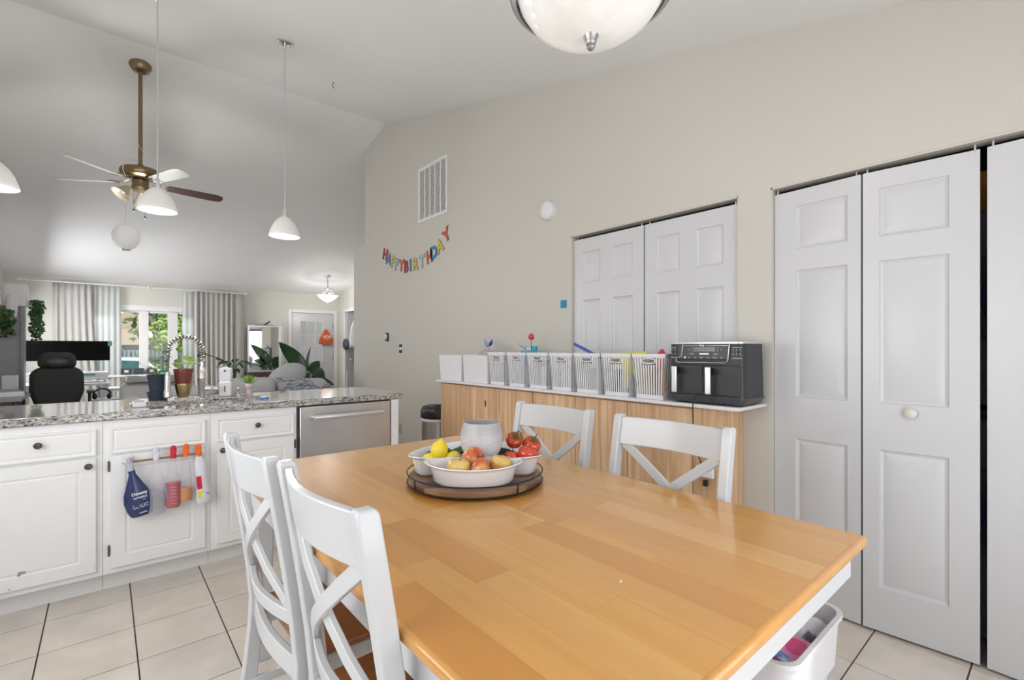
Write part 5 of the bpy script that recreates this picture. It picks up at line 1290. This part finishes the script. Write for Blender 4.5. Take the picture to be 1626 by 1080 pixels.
# coat closet things
r = G().cyl((XR+.35, CL[0]-.02, 1.98), (XR+.35, CL[1]+.02, 1.98), .015, 10).build('closet_rod', M['alu']); tag(r, 'metal clothes rod across the coat closet', 'rod')
dd = G().box(XR+.02, CL[1]-.045, .012, XR+.75, CL[1]-.008, CL[2]-.012).build('closet_door', M['doorw']); tag(dd, 'white closet door standing open into the coat closet', 'door')
g = G(); g.ball((XR+.10, CL[1]-.10, .98), .03); g.cyl((XR+.10, CL[1]-.09, .98), (XR+.10, CL[1]-.045, .98), .012); g.build('door_knob', M['alu'], dd)
cc = [('black_coat', 'long black coat hanging in the closet', M['black'], 10.0, .55, 1.88, .05), ('white_jacket', 'white jacket hanging in the closet beside the black coat', M['pwhite'], 10.52, 1.25, 1.86, .05), ('maroon_jacket', 'dark red jacket hanging lowest in the closet', C3('maroon', .16, .01, .03, .8), 10.25, .95, 1.45, .06)]
for nm, lb, mm, yy, z0, z1, hw in cc:
    r = empty(nm, (XR+.30, yy, 0), label=lb, cat='coat')
    g = G(); w_ = .22; g.grid(lambda u, v: ((.10 + w_*(1-.45*v**3))*math.cos(2*PI*u), (hw+.02*math.sin(6*PI*u))*(1.3-.5*v)*math.sin(2*PI*u), z0+(z1-z0)*v), 24, 8); g.build('garment', mm, r, smooth=60, solid=.004)
    g = G(); g.tube([(-.12, 0, z1-.02), (0, 0, z1+.04), (.12, 0, z1-.02)], .006, 6); g.tube([(0, 0, z1+.04), (0, 0, max(z1+.06, 1.99))], .003, 6); g.build('hanger', M['alu'], r)
r = empty('dog_harness', (4.15, 10.66, 1.35), label='dark hood and strap hanging on the closet door frame', cat='strap')
G().ball((0, -.02, -.02), .06, .14, .13, 14, 10).build('hood', M['pnavy'], r); G().tube(smooth_pts([(0, -.05, -.12), (-.01, -.09, -.35), (0, -.07, -.55), (.0, -.11, -.62), (.0, -.13, -.5), (0, -.11, -.3)]), .008, 6).build('strap', M['pgrey'], r)
# ================================================================== LIVING ROOM FURNITURE
r = empty('sofa', (1.35, 7.0, 0), label='long grey upholstered sofa behind the peninsula', cat='sofa')
SF = M['sofa']
def soft(name, x0, x1, y0, y1, z0, z1, m, parent, b=.06, rot=None, loc=None): return G().box(x0, y0, z0, x1, y1, z1).build(name, m, parent, bevel=b, seg=4, smooth=60, rot=rot, loc=loc)
soft('base', -1.05, 1.15, -.45, .45, .08, .42, SF, r)
for x in (-1.0, 1.1):
    for y in (-.38, .38): G().box(x-.03, y-.03, 0, x+.03, y+.03, .12).build('leg', M['charcoal'], r); soft('backrest', -1.05, 1.15, -.48, -.28, .30, .70, SF, r, .08)
for x0 in (-.93, -.26, .41): soft('seat_cushion', x0, x0+.65, -.26, .42, .42, .56, SF, r, .05)
for x0, zt in ((-.95, .80), (-.30, .865), (.36, .83)): soft('back_cushion', x0, x0+.64, -.40, -.12, .52, zt, SF, r, .10)
soft('armrest', -1.20, -1.0, -.45, .45, .10, .66, SF, r, .06); soft('armrest', 1.10, 1.30, -.45, .45, .10, .64, SF, r, .06)
r = empty('throw_pillow', (1.86, 6.80, .86), rot=(.15, -.35, .15), label='large grey square pillow propped on the right end of the sofa', cat='pillow')
G().ball((0, 0, 0), .27, .10, .17, 24, 12).build('pillow', M['sofa'], r, smooth=70)
g = G(); g.grid(lambda u, v: (1.72+.62*u+.03*math.sin(9*v), 6.50+.46*v, .835-.10*u*u-.55*max(0, .28-v)*1.6+.018*math.sin(14*u+3*v)), 22, 18); r = g.build('throw_blanket', M['blanket'], solid=.012, smooth=70); tag(r, 'patterned blue grey throw over the right end of the sofa', 'blanket')
# pale armchair
r = empty('armchair', (.42, 6.15, 0), label='pale grey armchair with rounded arms behind the navy pot', cat='armchair')
soft('backrest', -.30, .26, -.36, -.22, .30, .735, M['sofal'], r, .07); soft('armrest', -.40, -.28, -.34, .34, .2, .66, M['sofal'], r, .055); soft('armrest', .22, .34, -.34, .34, .2, .66, M['sofal'], r, .055)
soft('seat', -.29, .23, -.22, .34, .22, .46, M['sofal'], r, .05)
for x, y in ((-.3, -.28), (.24, -.28), (-.3, .26), (.24, .26)): G().cyl((x, y, 0), (x, y, .24), .018, 10).build('leg', M['black'], r)
r = empty('pale_armchair', (.42, 7.85, .0), label='white folded throw over a pale chair near the window', cat='armchair')
soft('backrest', -.28, .52, -.1, .08, .35, .80, M['sofal'], r, .08); soft('seat', -.28, .52, .08, .60, .15, .45, M['sofal'], r, .06)
for x in (-.22, .46):
    for y in (.0, .52): G().box(x-.02, y-.02, 0, x+.02, y+.02, .38).build('leg', M['charcoal'], r); G().grid(lambda u, v: (-.22+.70*u, -.16+.30*v, .80+.065*math.sin(PI*v)+.012*math.sin(9*u+2*v)), 20, 12).build('throw', M['pwhite'], r, solid=.02, smooth=70)
# bird of paradise plant
r = empty('bird_of_paradise', (2.60, 8.3, 0), label='large dark green broad leaved plant behind the sofa', cat='potted plant')
G().lathe([(0, 0), (.15, 0), (.18, .32), (.17, .34), (.15, .30), (0, .29)], 28).build('pot', M['pwhite'], r); 
for i, (bx, bz, tx, tz, w_, ty, bend, tw) in enumerate(((-.02, .82, -.46, 1.34, .24, .0, .25, .5), (-.05, .86, -.40, .92, .17, -.1, -.3, -.4), (.0, .85, .03, 1.28, .14, -.05, .1, .9), (.03, .88, .24, .72, .19, -.1, .55, .3), (-.02, .82, -.28, .78, .20, -.15, -.3, .2), (.04, .78, .36, .62, .16, -.2, .4, -.2), (-.02, .70, .02, .62, .16, -.25, .3, 0), (-.03, .86, -.24, 1.10, .20, .10, .25, .5), (.02, .84, .20, 1.02, .16, .05, .3, .4))):
    g = G(); tw = .2 if i == 2 else (1.25 if tw >= 0 else -1.9); b_ = Vector((bx, ty*.3, bz)); g.tube([(0, 0, .28), (bx*.5, 0, (.28+bz)/2), b_], [.012, .010, .006], 6)
    leafmesh(g, b_, (tx, ty, tz), w_, bend=bend, tw=tw, n=12, fold=.12); g.build('leaf', M['leafd'], r, smooth=60)
# slim plants by the curtain
r = empty('trailing_plant', (1.45, 8.3, 0), label='thin arching dark plant in front of the right curtain', cat='potted plant')
G().lathe([(0, 0), (.12, 0), (.15, .25), (0, .24)], 20).build('pot', M['charcoal'], r)
for i, (pts_, tipv, w_) in enumerate((([(0, 0, .2), (.02, 0, .75), (-.06, 0, 1.02), (-.30, 0, 1.15)], (-.42, 0, 1.12), .10), ([(0, 0, .2), (.02, 0, .7), (.08, 0, .90)], (-.14, 0, .86), .10), ([(0, 0, .2), (.05, 0, .8), (.10, 0, .93)], (.12, 0, .85), .05))):
    g = G(); g.tube(smooth_pts(pts_), .008, 6); leafmesh(g, pts_[-1], tipv, w_, bend=.2, tw=1.3); g.build('leaf', M['leafd'], r)
r = empty('fern_plant', (1.62, 9.0, 0), label='small dark fern left of the framed mirror', cat='potted plant')
G().lathe([(0, 0), (.10, 0), (.13, .62), (.10, .62), (0, .6)], 20).build('pot', M['charcoal'], r)
for k in range(11):
    a_ = 2*PI*k/11; g = G(); g.tube([(0, 0, .6), (.06*math.cos(a_), .06*math.sin(a_), .95), (.15*math.cos(a_), .15*math.sin(a_), 1.02)], .004, 5); leafmesh(g, (.13*math.cos(a_), .13*math.sin(a_), 1.01), (.27*math.cos(a_), .27*math.sin(a_), .90+.08*(k % 3)), .05, bend=.3, tw=.7); g.build('leaf', M['leafd'], r)
# ================================================================== DESK CORNER
DY = 9.1
r = empty('desk', (-.40, DY+.05, 0), label='white desk with a drawer riser under the wide monitor', cat='desk')
G().box(-.45, -.32, .72, .46, .38, .75).build('top', M['white'], r, bevel=.003)
for x in (-.42, .42): G().box(x-.02, -.28, 0, x+.02, .34, .72).build('leg', M['white'], r)
ri = G().box(-.40, -.10, .80, .44, .30, .895).build('riser', M['white'], r, bevel=.004)
G().box(-.40, -.115, .79, .44, -.10, .83).build('riser_ledge', M['pwhite'], r); G().box(.10, -.118, .855, .30, -.10, .872).build('drawer_recess', M['greentag'], r)
g = G(); 
for x in (-.36, .0, .40): g.box(x-.012, -.05, .7505, x+.012, .25, .80)
g.build('riser_leg', M['white'], r)
r = empty('wide_monitor', (-.375, DY+.12, .896), label='very wide black computer monitor, screen dark, in front of curtain', cat='monitor')
G().box(-.44, -.012, .165, .435, .012, .448).build('screen', M['screen'], r, bevel=.003); g = G(); g.box(-.03, .012, .02, .03, .03, .25); g.box(-.12, -.05, 0, .12, .12, .012); g.build('stand', M['charcoal'], r)
r = G().box(.035, DY+.095, 1.27, .085, DY+.10, 1.345).build('sticky_note', mat('teal_note', (.18, .42, .40), .6), rot=(0, 0, 0)); tag(r, 'teal sticky note on the upper right monitor corner', 'note')
# gaming chair
r = empty('gaming_chair', (-.43, 7.9, 0), .04, label='black high backed desk chair with bulging headrest', cat='desk chair')
SP = mat('speckled_black', (.02, .024, .025), .55, bump=.3, bscale=500)
def shape(P_, y0, y1, name, b=.03): return G().prism(P_, y0, y1).build(name, SP, r, bevel=b, seg=4, smooth=60)
shape([(-.17, .50), (.17, .50), (.24, .72), (.235, .95), (.16, 1.02), (-.16, 1.02), (-.235, .95), (-.24, .72)], -.12, .02, 'backrest', .05)
shape([(-.16, 1.00), (.16, 1.00), (.175, 1.10), (.13, 1.19), (-.13, 1.19), (-.175, 1.10)], -.14, .0, 'headrest', .05)
G().ball((0, -.14, 1.07), .10, .04, .055).build('head_pillow', M['charcoal'], r)
shape([(-.25, .42), (.25, .42), (.25, .52), (-.25, .52)], -.02, .45, 'seat', .04)
for s_ in (-1, 1):
    G().box(s_*.30-.04, -.02, .68, s_*.30+.04, .28, .715).build('armrest', M['charcoal'], r, bevel=.012); G().box(s_*.29-.015, .08, .48, s_*.29+.015, .12, .68).build('arm_post', M['black'], r)
G().cyl((0, .2, .08), (0, .2, .42), .03).build('gas_column', M['black'], r)
for k in range(5):
    a_ = 2*PI*k/5; g = G(); g.tube([(0, .2, .09), (.28*math.cos(a_), .2+.28*math.sin(a_), .065)], [.025, .015], 8); g.ball((.28*math.cos(a_), .2+.28*math.sin(a_), .03), .03); g.build('base_spoke', M['black'], r)
# tower shelf with appliance
r = empty('shelf_tower', (-.86, 8.62, 0), label='tall grey shelf tower at the left wall', cat='shelf')
GS = mat('grey_concrete_board', (.36, .36, .40), .7, var=.15, vscale=3)
G().box(-.34, -.02, 0, .055, .18, 1.74).build('side_panel', GS, r); G().box(.056, -.05, 0, .085, .18, 1.76).build('edge_panel', M['pgrey'], r)
G().box(-.34, -.16, 1.585, .0, -.022, 1.625).build('shelf_board', M['pwhite'], r); G().box(-.34, -.05, 1.742, .055, .19, 1.77).build('top_board', mat('walnut_strip', (.25, .16, .12), .5), r)
r = empty('white_appliance', (-.86, 8.70, 1.772), label='rounded white appliance on top of the grey shelf tower', cat='appliance')
loft(G(), [(.12, .10, .05, 0), (.125, .105, .06, .10), (.12, .10, .07, .25), (.10, .08, .06, .285)]).build('body', M['white'], r, smooth=60)
r = empty('white_bottle', (-.885, 8.53, 1.626), label='white cylinder standing on the small shelf board', cat='container')
G().lathe([(0, 0), (.052, 0), (.056, .22), (.045, .27), (0, .28)], 22, M=RY(.08)).build('body', M['white'], r)
def vine_plant(loc, label, n, ln, seed):
    r = empty('hanging_plant', loc, label=label, cat='hanging plant'); rn = random.Random(seed)
    G().lathe([(0, 0), (.05, 0), (.06, .08), (.055, .08), (0, .07)], 18).build('pot', M['white'], r)
    for k in range(n):
        g = G(); x = rn.uniform(-.03, .05); y = rn.uniform(-.06, .06); L_ = ln*rn.uniform(.55, 1); p = Vector((x*.5, y, .08)); pts_ = [p]
        for i in range(12): pts_.append(Vector((x+.06+.02*math.sin(i+k), y*1.3-.02, .07-L_*i/11)))
        g.tube(pts_, .002, 4)
        for i in range(1, 13):
            for s_ in (-1, 1):
                leafmesh(g, pts_[i], pts_[i]+Vector((s_*.045*rn.uniform(.6, 1), rn.uniform(-.03, .03), rn.uniform(-.03, .01))), .042, n=4, tw=1.1)
        g.build('vine', M['leafd'] if k % 2 else M['leafl2'], r)
M['leafl2'] = blend('mid_leaf', (.03, .11, .03), (.09, .22, .07), 10, .3, .7, .5, 0)
vine_plant((-.755, 8.90, 1.80) if False else (-.735, 8.72, 1.772), 'bushy green vine trailing down right of the grey tower', 9, .50, 4)
vine_plant((-.985, 8.50, 1.626), 'green vine at the left edge beside the white cylinder', 7, .32, 9)
r = empty('side_desk', (-1.0, 7.75, 0), label='grey side desk left of the black chair', cat='desk')
g = G(); g.box(-.20, -1.05, .715, .38, -.30, .745); g.box(-.20, -.2998, .715, .215, .55, .745); g.build('top', M['pgrey'], r, bevel=.003)
for x, y in ((-.17, -1.0), (.34, -1.0), (-.17, .5), (.18, .5)): G().box(x-.02, y-.02, 0, x+.02, y+.02, .715).build('leg', M['charcoal'], r)
r = empty('sketch_board', (-.88, 7.18, .7455), .25, label='grey topped white board box lying on the side desk', cat='box')
G().box(-.17, -.24, 0, .20, .22, .05).build('box', M['white'], r, bevel=.004); G().box(-.165, -.235, .0502, .195, .215, .054).build('grey_top', M['pgrey'], r)
r = empty('white_box', (-.86, 8.20, .7455), label='small white box in front of the grey tower', cat='box'); G().box(-.06, -.06, 0, .07, .06, .17).build('box', M['white'], r, bevel=.008)
r = G().tube(smooth_pts([(-.99, 7.25, .75), (-.93, 7.2, .81), (-.86, 7.15, .80), (-.85, 7.12, .755)]), .005, 6).build('white_cable', M['white']); tag(r, 'white looping cable on the side desk by the left edge', 'cable')
r = empty('teal_mug', (-.985, 7.2, .7455), label='teal cup on the side desk at the left edge', cat='cup'); G().lathe([(0, 0), (.035, 0), (.04, .10), (.037, .10), (.033, .006), (0, .006)], 20).build('cup', M['aqua'], r)
# low drawer unit and headphones
r = empty('low_drawer_unit', (.03, 8.42, 0), label='low grey white drawer unit right of the black chair', cat='drawer unit')
G().box(-.18, -.18, 0, .14, .22, .56).build('body', M['pgrey'], r); 
for z in (.05, .22, .39): G().box(-.17, -.19, z, .13, -.181, z+.15).build('drawer', M['pwhite'], r, bevel=.003)
r = empty('headphones', (-.024, 8.0, 0), label='black over ear headphones hanging on a white stand', cat='headphones')
g = G(); g.lathe([(0, 0), (.09, 0), (.085, .015), (0, .018)], 24); g.cyl((0, 0, .015), (0, 0, .70), .011, 10); g.build('stand', M['white'], r)
G().tube([(.082*math.cos(PI*i/16), 0, .655+.072*math.sin(PI*i/16)) for i in range(17)], .011, 8).build('headband', M['black'], r)
for s_ in (-1, 1): G().ball((s_*.07, 0, .632), .026, .045, .042).build('ear_cup', M['black'], r)
r = empty('low_table', (.30, 9.6, 0), label='pale low table under the window beside the sheer curtain', cat='table')
G().box(-.25, -.25, .60, .35, .25, .63).build('top', M['pwhite'], r)
for x, y in ((-.22, -.22), (.32, -.22), (-.22, .22), (.32, .22)): G().box(x-.015, y-.015, 0, x+.015, y+.015, .60).build('leg', M['pwhite'], r)
# washer seen in the gap of the laundry closet
r = empty('stacked_washer', (2.98, .10, 0), label='dark stacked washer and dryer glimpsed between closet doors', cat='washing machine')
C3('washerdark', .20, .20, .30, .4)
G().box(-.18, -.30, .02, .44, .34, .98).build('washer_body', M['washerdark'], r, bevel=.01); G().box(-.18, -.30, 1.0, .44, .34, 1.82).build('dryer_body', M['washerdark'], r, bevel=.01)
G().box(-.182, -.30, .94, -.175, .34, .97).build('seam', M['black'], r)
for z in (.55, 1.45): G().lathe([(.13, 0), (.20, 0), (.21, .02), (.17, .035), (.13, .01)], 36, M=T(-.18, .02, z) @ RY(-PI/2), closed=True).build('door_ring', M['steel'], r); G().lathe([(0, .005), (.13, .008), (0, .01)], 30, M=T(-.18, .02, z) @ RY(-PI/2)).build('door_glass', mat('washer_glass%d' % int(z*10), (.06, .10, .20), .1), r)
r = G().box(2.86, -.1, 1.83, 3.35, .45, 2.0).build('cardboard_box', mat('orange_card', (.85, .40, .06), .7)); tag(r, 'orange box on top of the dryer behind the closet doors', 'box')
# ================================================================== OUTSIDE
C3('grass', .10, .17, .05, .9); C3('asphalt', .16, .16, .165, .9)
r = G().box(-20, YF+.3, -.55, 30, 50, -.45).build('ground_outside', M['grass'], kind='structure'); r = G().box(-20, YF+2.5, -.45, 30, YF+7, -.44).build('driveway', M['asphalt'], kind='structure')
r = empty('neighbour_house', (-1.2, 29, -.45), label='beige gabled house beyond the fence', cat='building')
HB = mat('beige_siding', (.62, .48, .34), .8, var=.06, vscale=2)
G().prism([(-4.5, 0), (3.2, 0), (3.2, 3.1), (-.6, 5.3), (-4.5, 3.1)], 0, 7).build('wall', HB, r)
g = G(); g.prism([(-4.9, 2.95), (-.6, 5.42), (3.6, 2.95), (3.6, 3.12), (-.6, 5.62), (-4.9, 3.12)], -.3, 7.3); g.build('roof', mat('roof_grey', (.30, .28, .27), .8), r)
G().box(-4.5, -.02, 1.6, 3.2, -.10, 1.85).build('trim_band', M['charcoal'], r); G().box(-4.5, -.03, .3, 3.2, -.12, 1.6).build('garage_wall', M['pgrey'], r)
def tree(x, y, h_, cr, label, n=2600, seed=1, low=.2):
    r = empty('tree', (x, y, -.45), label=label, cat='tree', group='trees outside the window'); rn = random.Random(seed)
    g = G(); g.tube([(0, 0, 0), (.1, 0, h_*.3), (0, .1, h_*.6)], [.18, .13, .07], 8); g.build('trunk', mat('bark%d' % seed, (.10, .075, .055), .9), r)
    for ki, mm in enumerate((M['tree1'], M['tree2'])):
        g = G()
        cs = [(rn.gauss(0, cr*.45), rn.gauss(0, cr*.4), h_*rn.uniform(low, .95)) for _ in range(26)]
        for k in range(n//2):
            c = rn.choice(cs); v = Vector((rn.gauss(0, 1), rn.gauss(0, 1), rn.gauss(0, 1))).normalized()*rn.uniform(.25, .62)*cr*.55
            p = Vector(c)+v; s_ = rn.uniform(.08, .16); a_ = Vector((rn.gauss(0, 1), rn.gauss(0, 1), rn.gauss(0, 1))).normalized(); b_ = a_.orthogonal().normalized()
            g.b.faces.new([g.b.verts.new(p+a_*s_), g.b.verts.new(p+b_*s_*.6), g.b.verts.new(p-a_*s_), g.b.verts.new(p-b_*s_*.6)])
        me = g.mesh('foliage'); me.materials.append(mm); o = bpy.data.objects.new('foliage', me); C.objects.link(o); o.parent = r; o['kind'] = 'stuff'
M['tree1'] = mat('foliage_light', (.30, .44, .09), .7); M['tree2'] = mat('foliage_mid', (.11, .22, .05), .7)
tree(2.75, 23.0, 7.4, 1.9, 'large sunlit leafy tree filling the middle window pane', 6000, 1, .25)
tree(5.9, 31.0, 9.6, 3.6, 'leafy tree behind the right window pane', 5000, 2, .15)
tree(-2.6, 24.5, 10.5, 3.0, 'tall tree whose branches hang over the beige house', 3600, 3, .55)
tree(9.8, 24, 7, 3.0, 'distant tree at the right behind the fence', 3000, 4, .15)
fc = empty('picket_fence', (0, 18.9, -.45), label='dark green vertical picket fence across the yard', cat='fence')
C3('fencegreen', .06, .10, .085, .7); g = G()
for i in range(110): g.box(-4+.10*i, -.012, .1, -4+.10*i+.045, .012, 1.62)
g.build('pickets', M['fencegreen'], fc, smooth=None, kind='stuff'); g = G(); g.box(-4, .012, .35, 7, .05, .43); g.box(-4, .012, 1.35, 7, .05, 1.43); g.build('rail', M['fencegreen'], fc)
# parked car
r = empty('parked_car', (.06, 15.0, -.44), label='silver car parked outside the left window pane', cat='car')
C3('carpaint', .62, .64, .66, .25, coat=.8, metal=.3); C3('carglass', .02, .10, .10, .08, coat=.5)
side = [(-2.2, .30), (-1.72, .22), (1.75, .22), (2.2, .32), (2.2, .75), (2.05, .92), (1.15, 1.0), (.62, 1.46), (-.95, 1.50), (-1.75, 1.05), (-2.2, .95)]
g = G(); g.prism(side, -.85, .85); g.build('body', M['carpaint'], r, bevel=.06, seg=3, smooth=50)
for y in (-.862, .862):
    G().prism([(1.0, 1.02), (.55, 1.38), (.02, 1.41), (.02, 1.02)], y-.01, y+.01).build('side_window', M['carglass'], r); G().prism([(-.05, 1.02), (-.05, 1.41), (-.92, 1.42), (-1.45, 1.06)], y-.01, y+.01).build('side_window', M['carglass'], r)
for x in (-1.35, 1.38):
    for y in (-.80, .80):
        g = G(); g.tube([(x, y-.10, .33), (x, y+.10, .33)], .33, 24); g.build('wheel', M['black'], r)
for nm, x in (('head_light', 2.17), ('tail_light', -2.17)):
    for y in (-.65, .65): G().ball((x, y, .72), .05, .13, .07, 12, 8).build(nm, M['pwhite'] if x > 0 else M['pred'], r)
# porch seen through the door glass
r = G().box(2.9, YF+1.6, -.3, 3.75, YF+1.7, 2.6).build('porch_wall', M['pwhite']) ; tag(r, 'pale clapboard porch wall seen through the front door glass', 'wall')
for k in range(22): 
    o = G().box(2.9, YF+1.57, -.2+.125*k, 3.75, YF+1.6, -.2+.125*k+.118).build('clapboard', M['pwhite'] if k % 1 == 0 else M['pgrey'], r, smooth=None)
r = G().box(3.75, YF+2.3, -.3, 6.0, YF+2.4, 2.8).build('porch_siding', mat('brown_siding', (.26, .25, .24), .8)); tag(r, 'brown siding wall seen through the right of the door glass', 'wall')

r = G().box(-6, -3.6, -.5, 8, -3.4, 4.6).build('rear_sky_blocker', mat('rear_blocker_grey', (.35, .34, .32), .8)); tag(r, 'added unseen wall keeping sky light out of the rear opening', 'wall')  # unseen wall added to block sky light coming through the rear opening
r = G().box(-4.2, -3, -.5, -4.0, 5, 4.2).build('unseen_side_wall', mat('unseen_side_grey', (.35, .34, .32), .8)); tag(r, 'added unseen wall outside the made-up kitchen window', 'wall')  # added wall, out of view beyond the made-up kitchen window
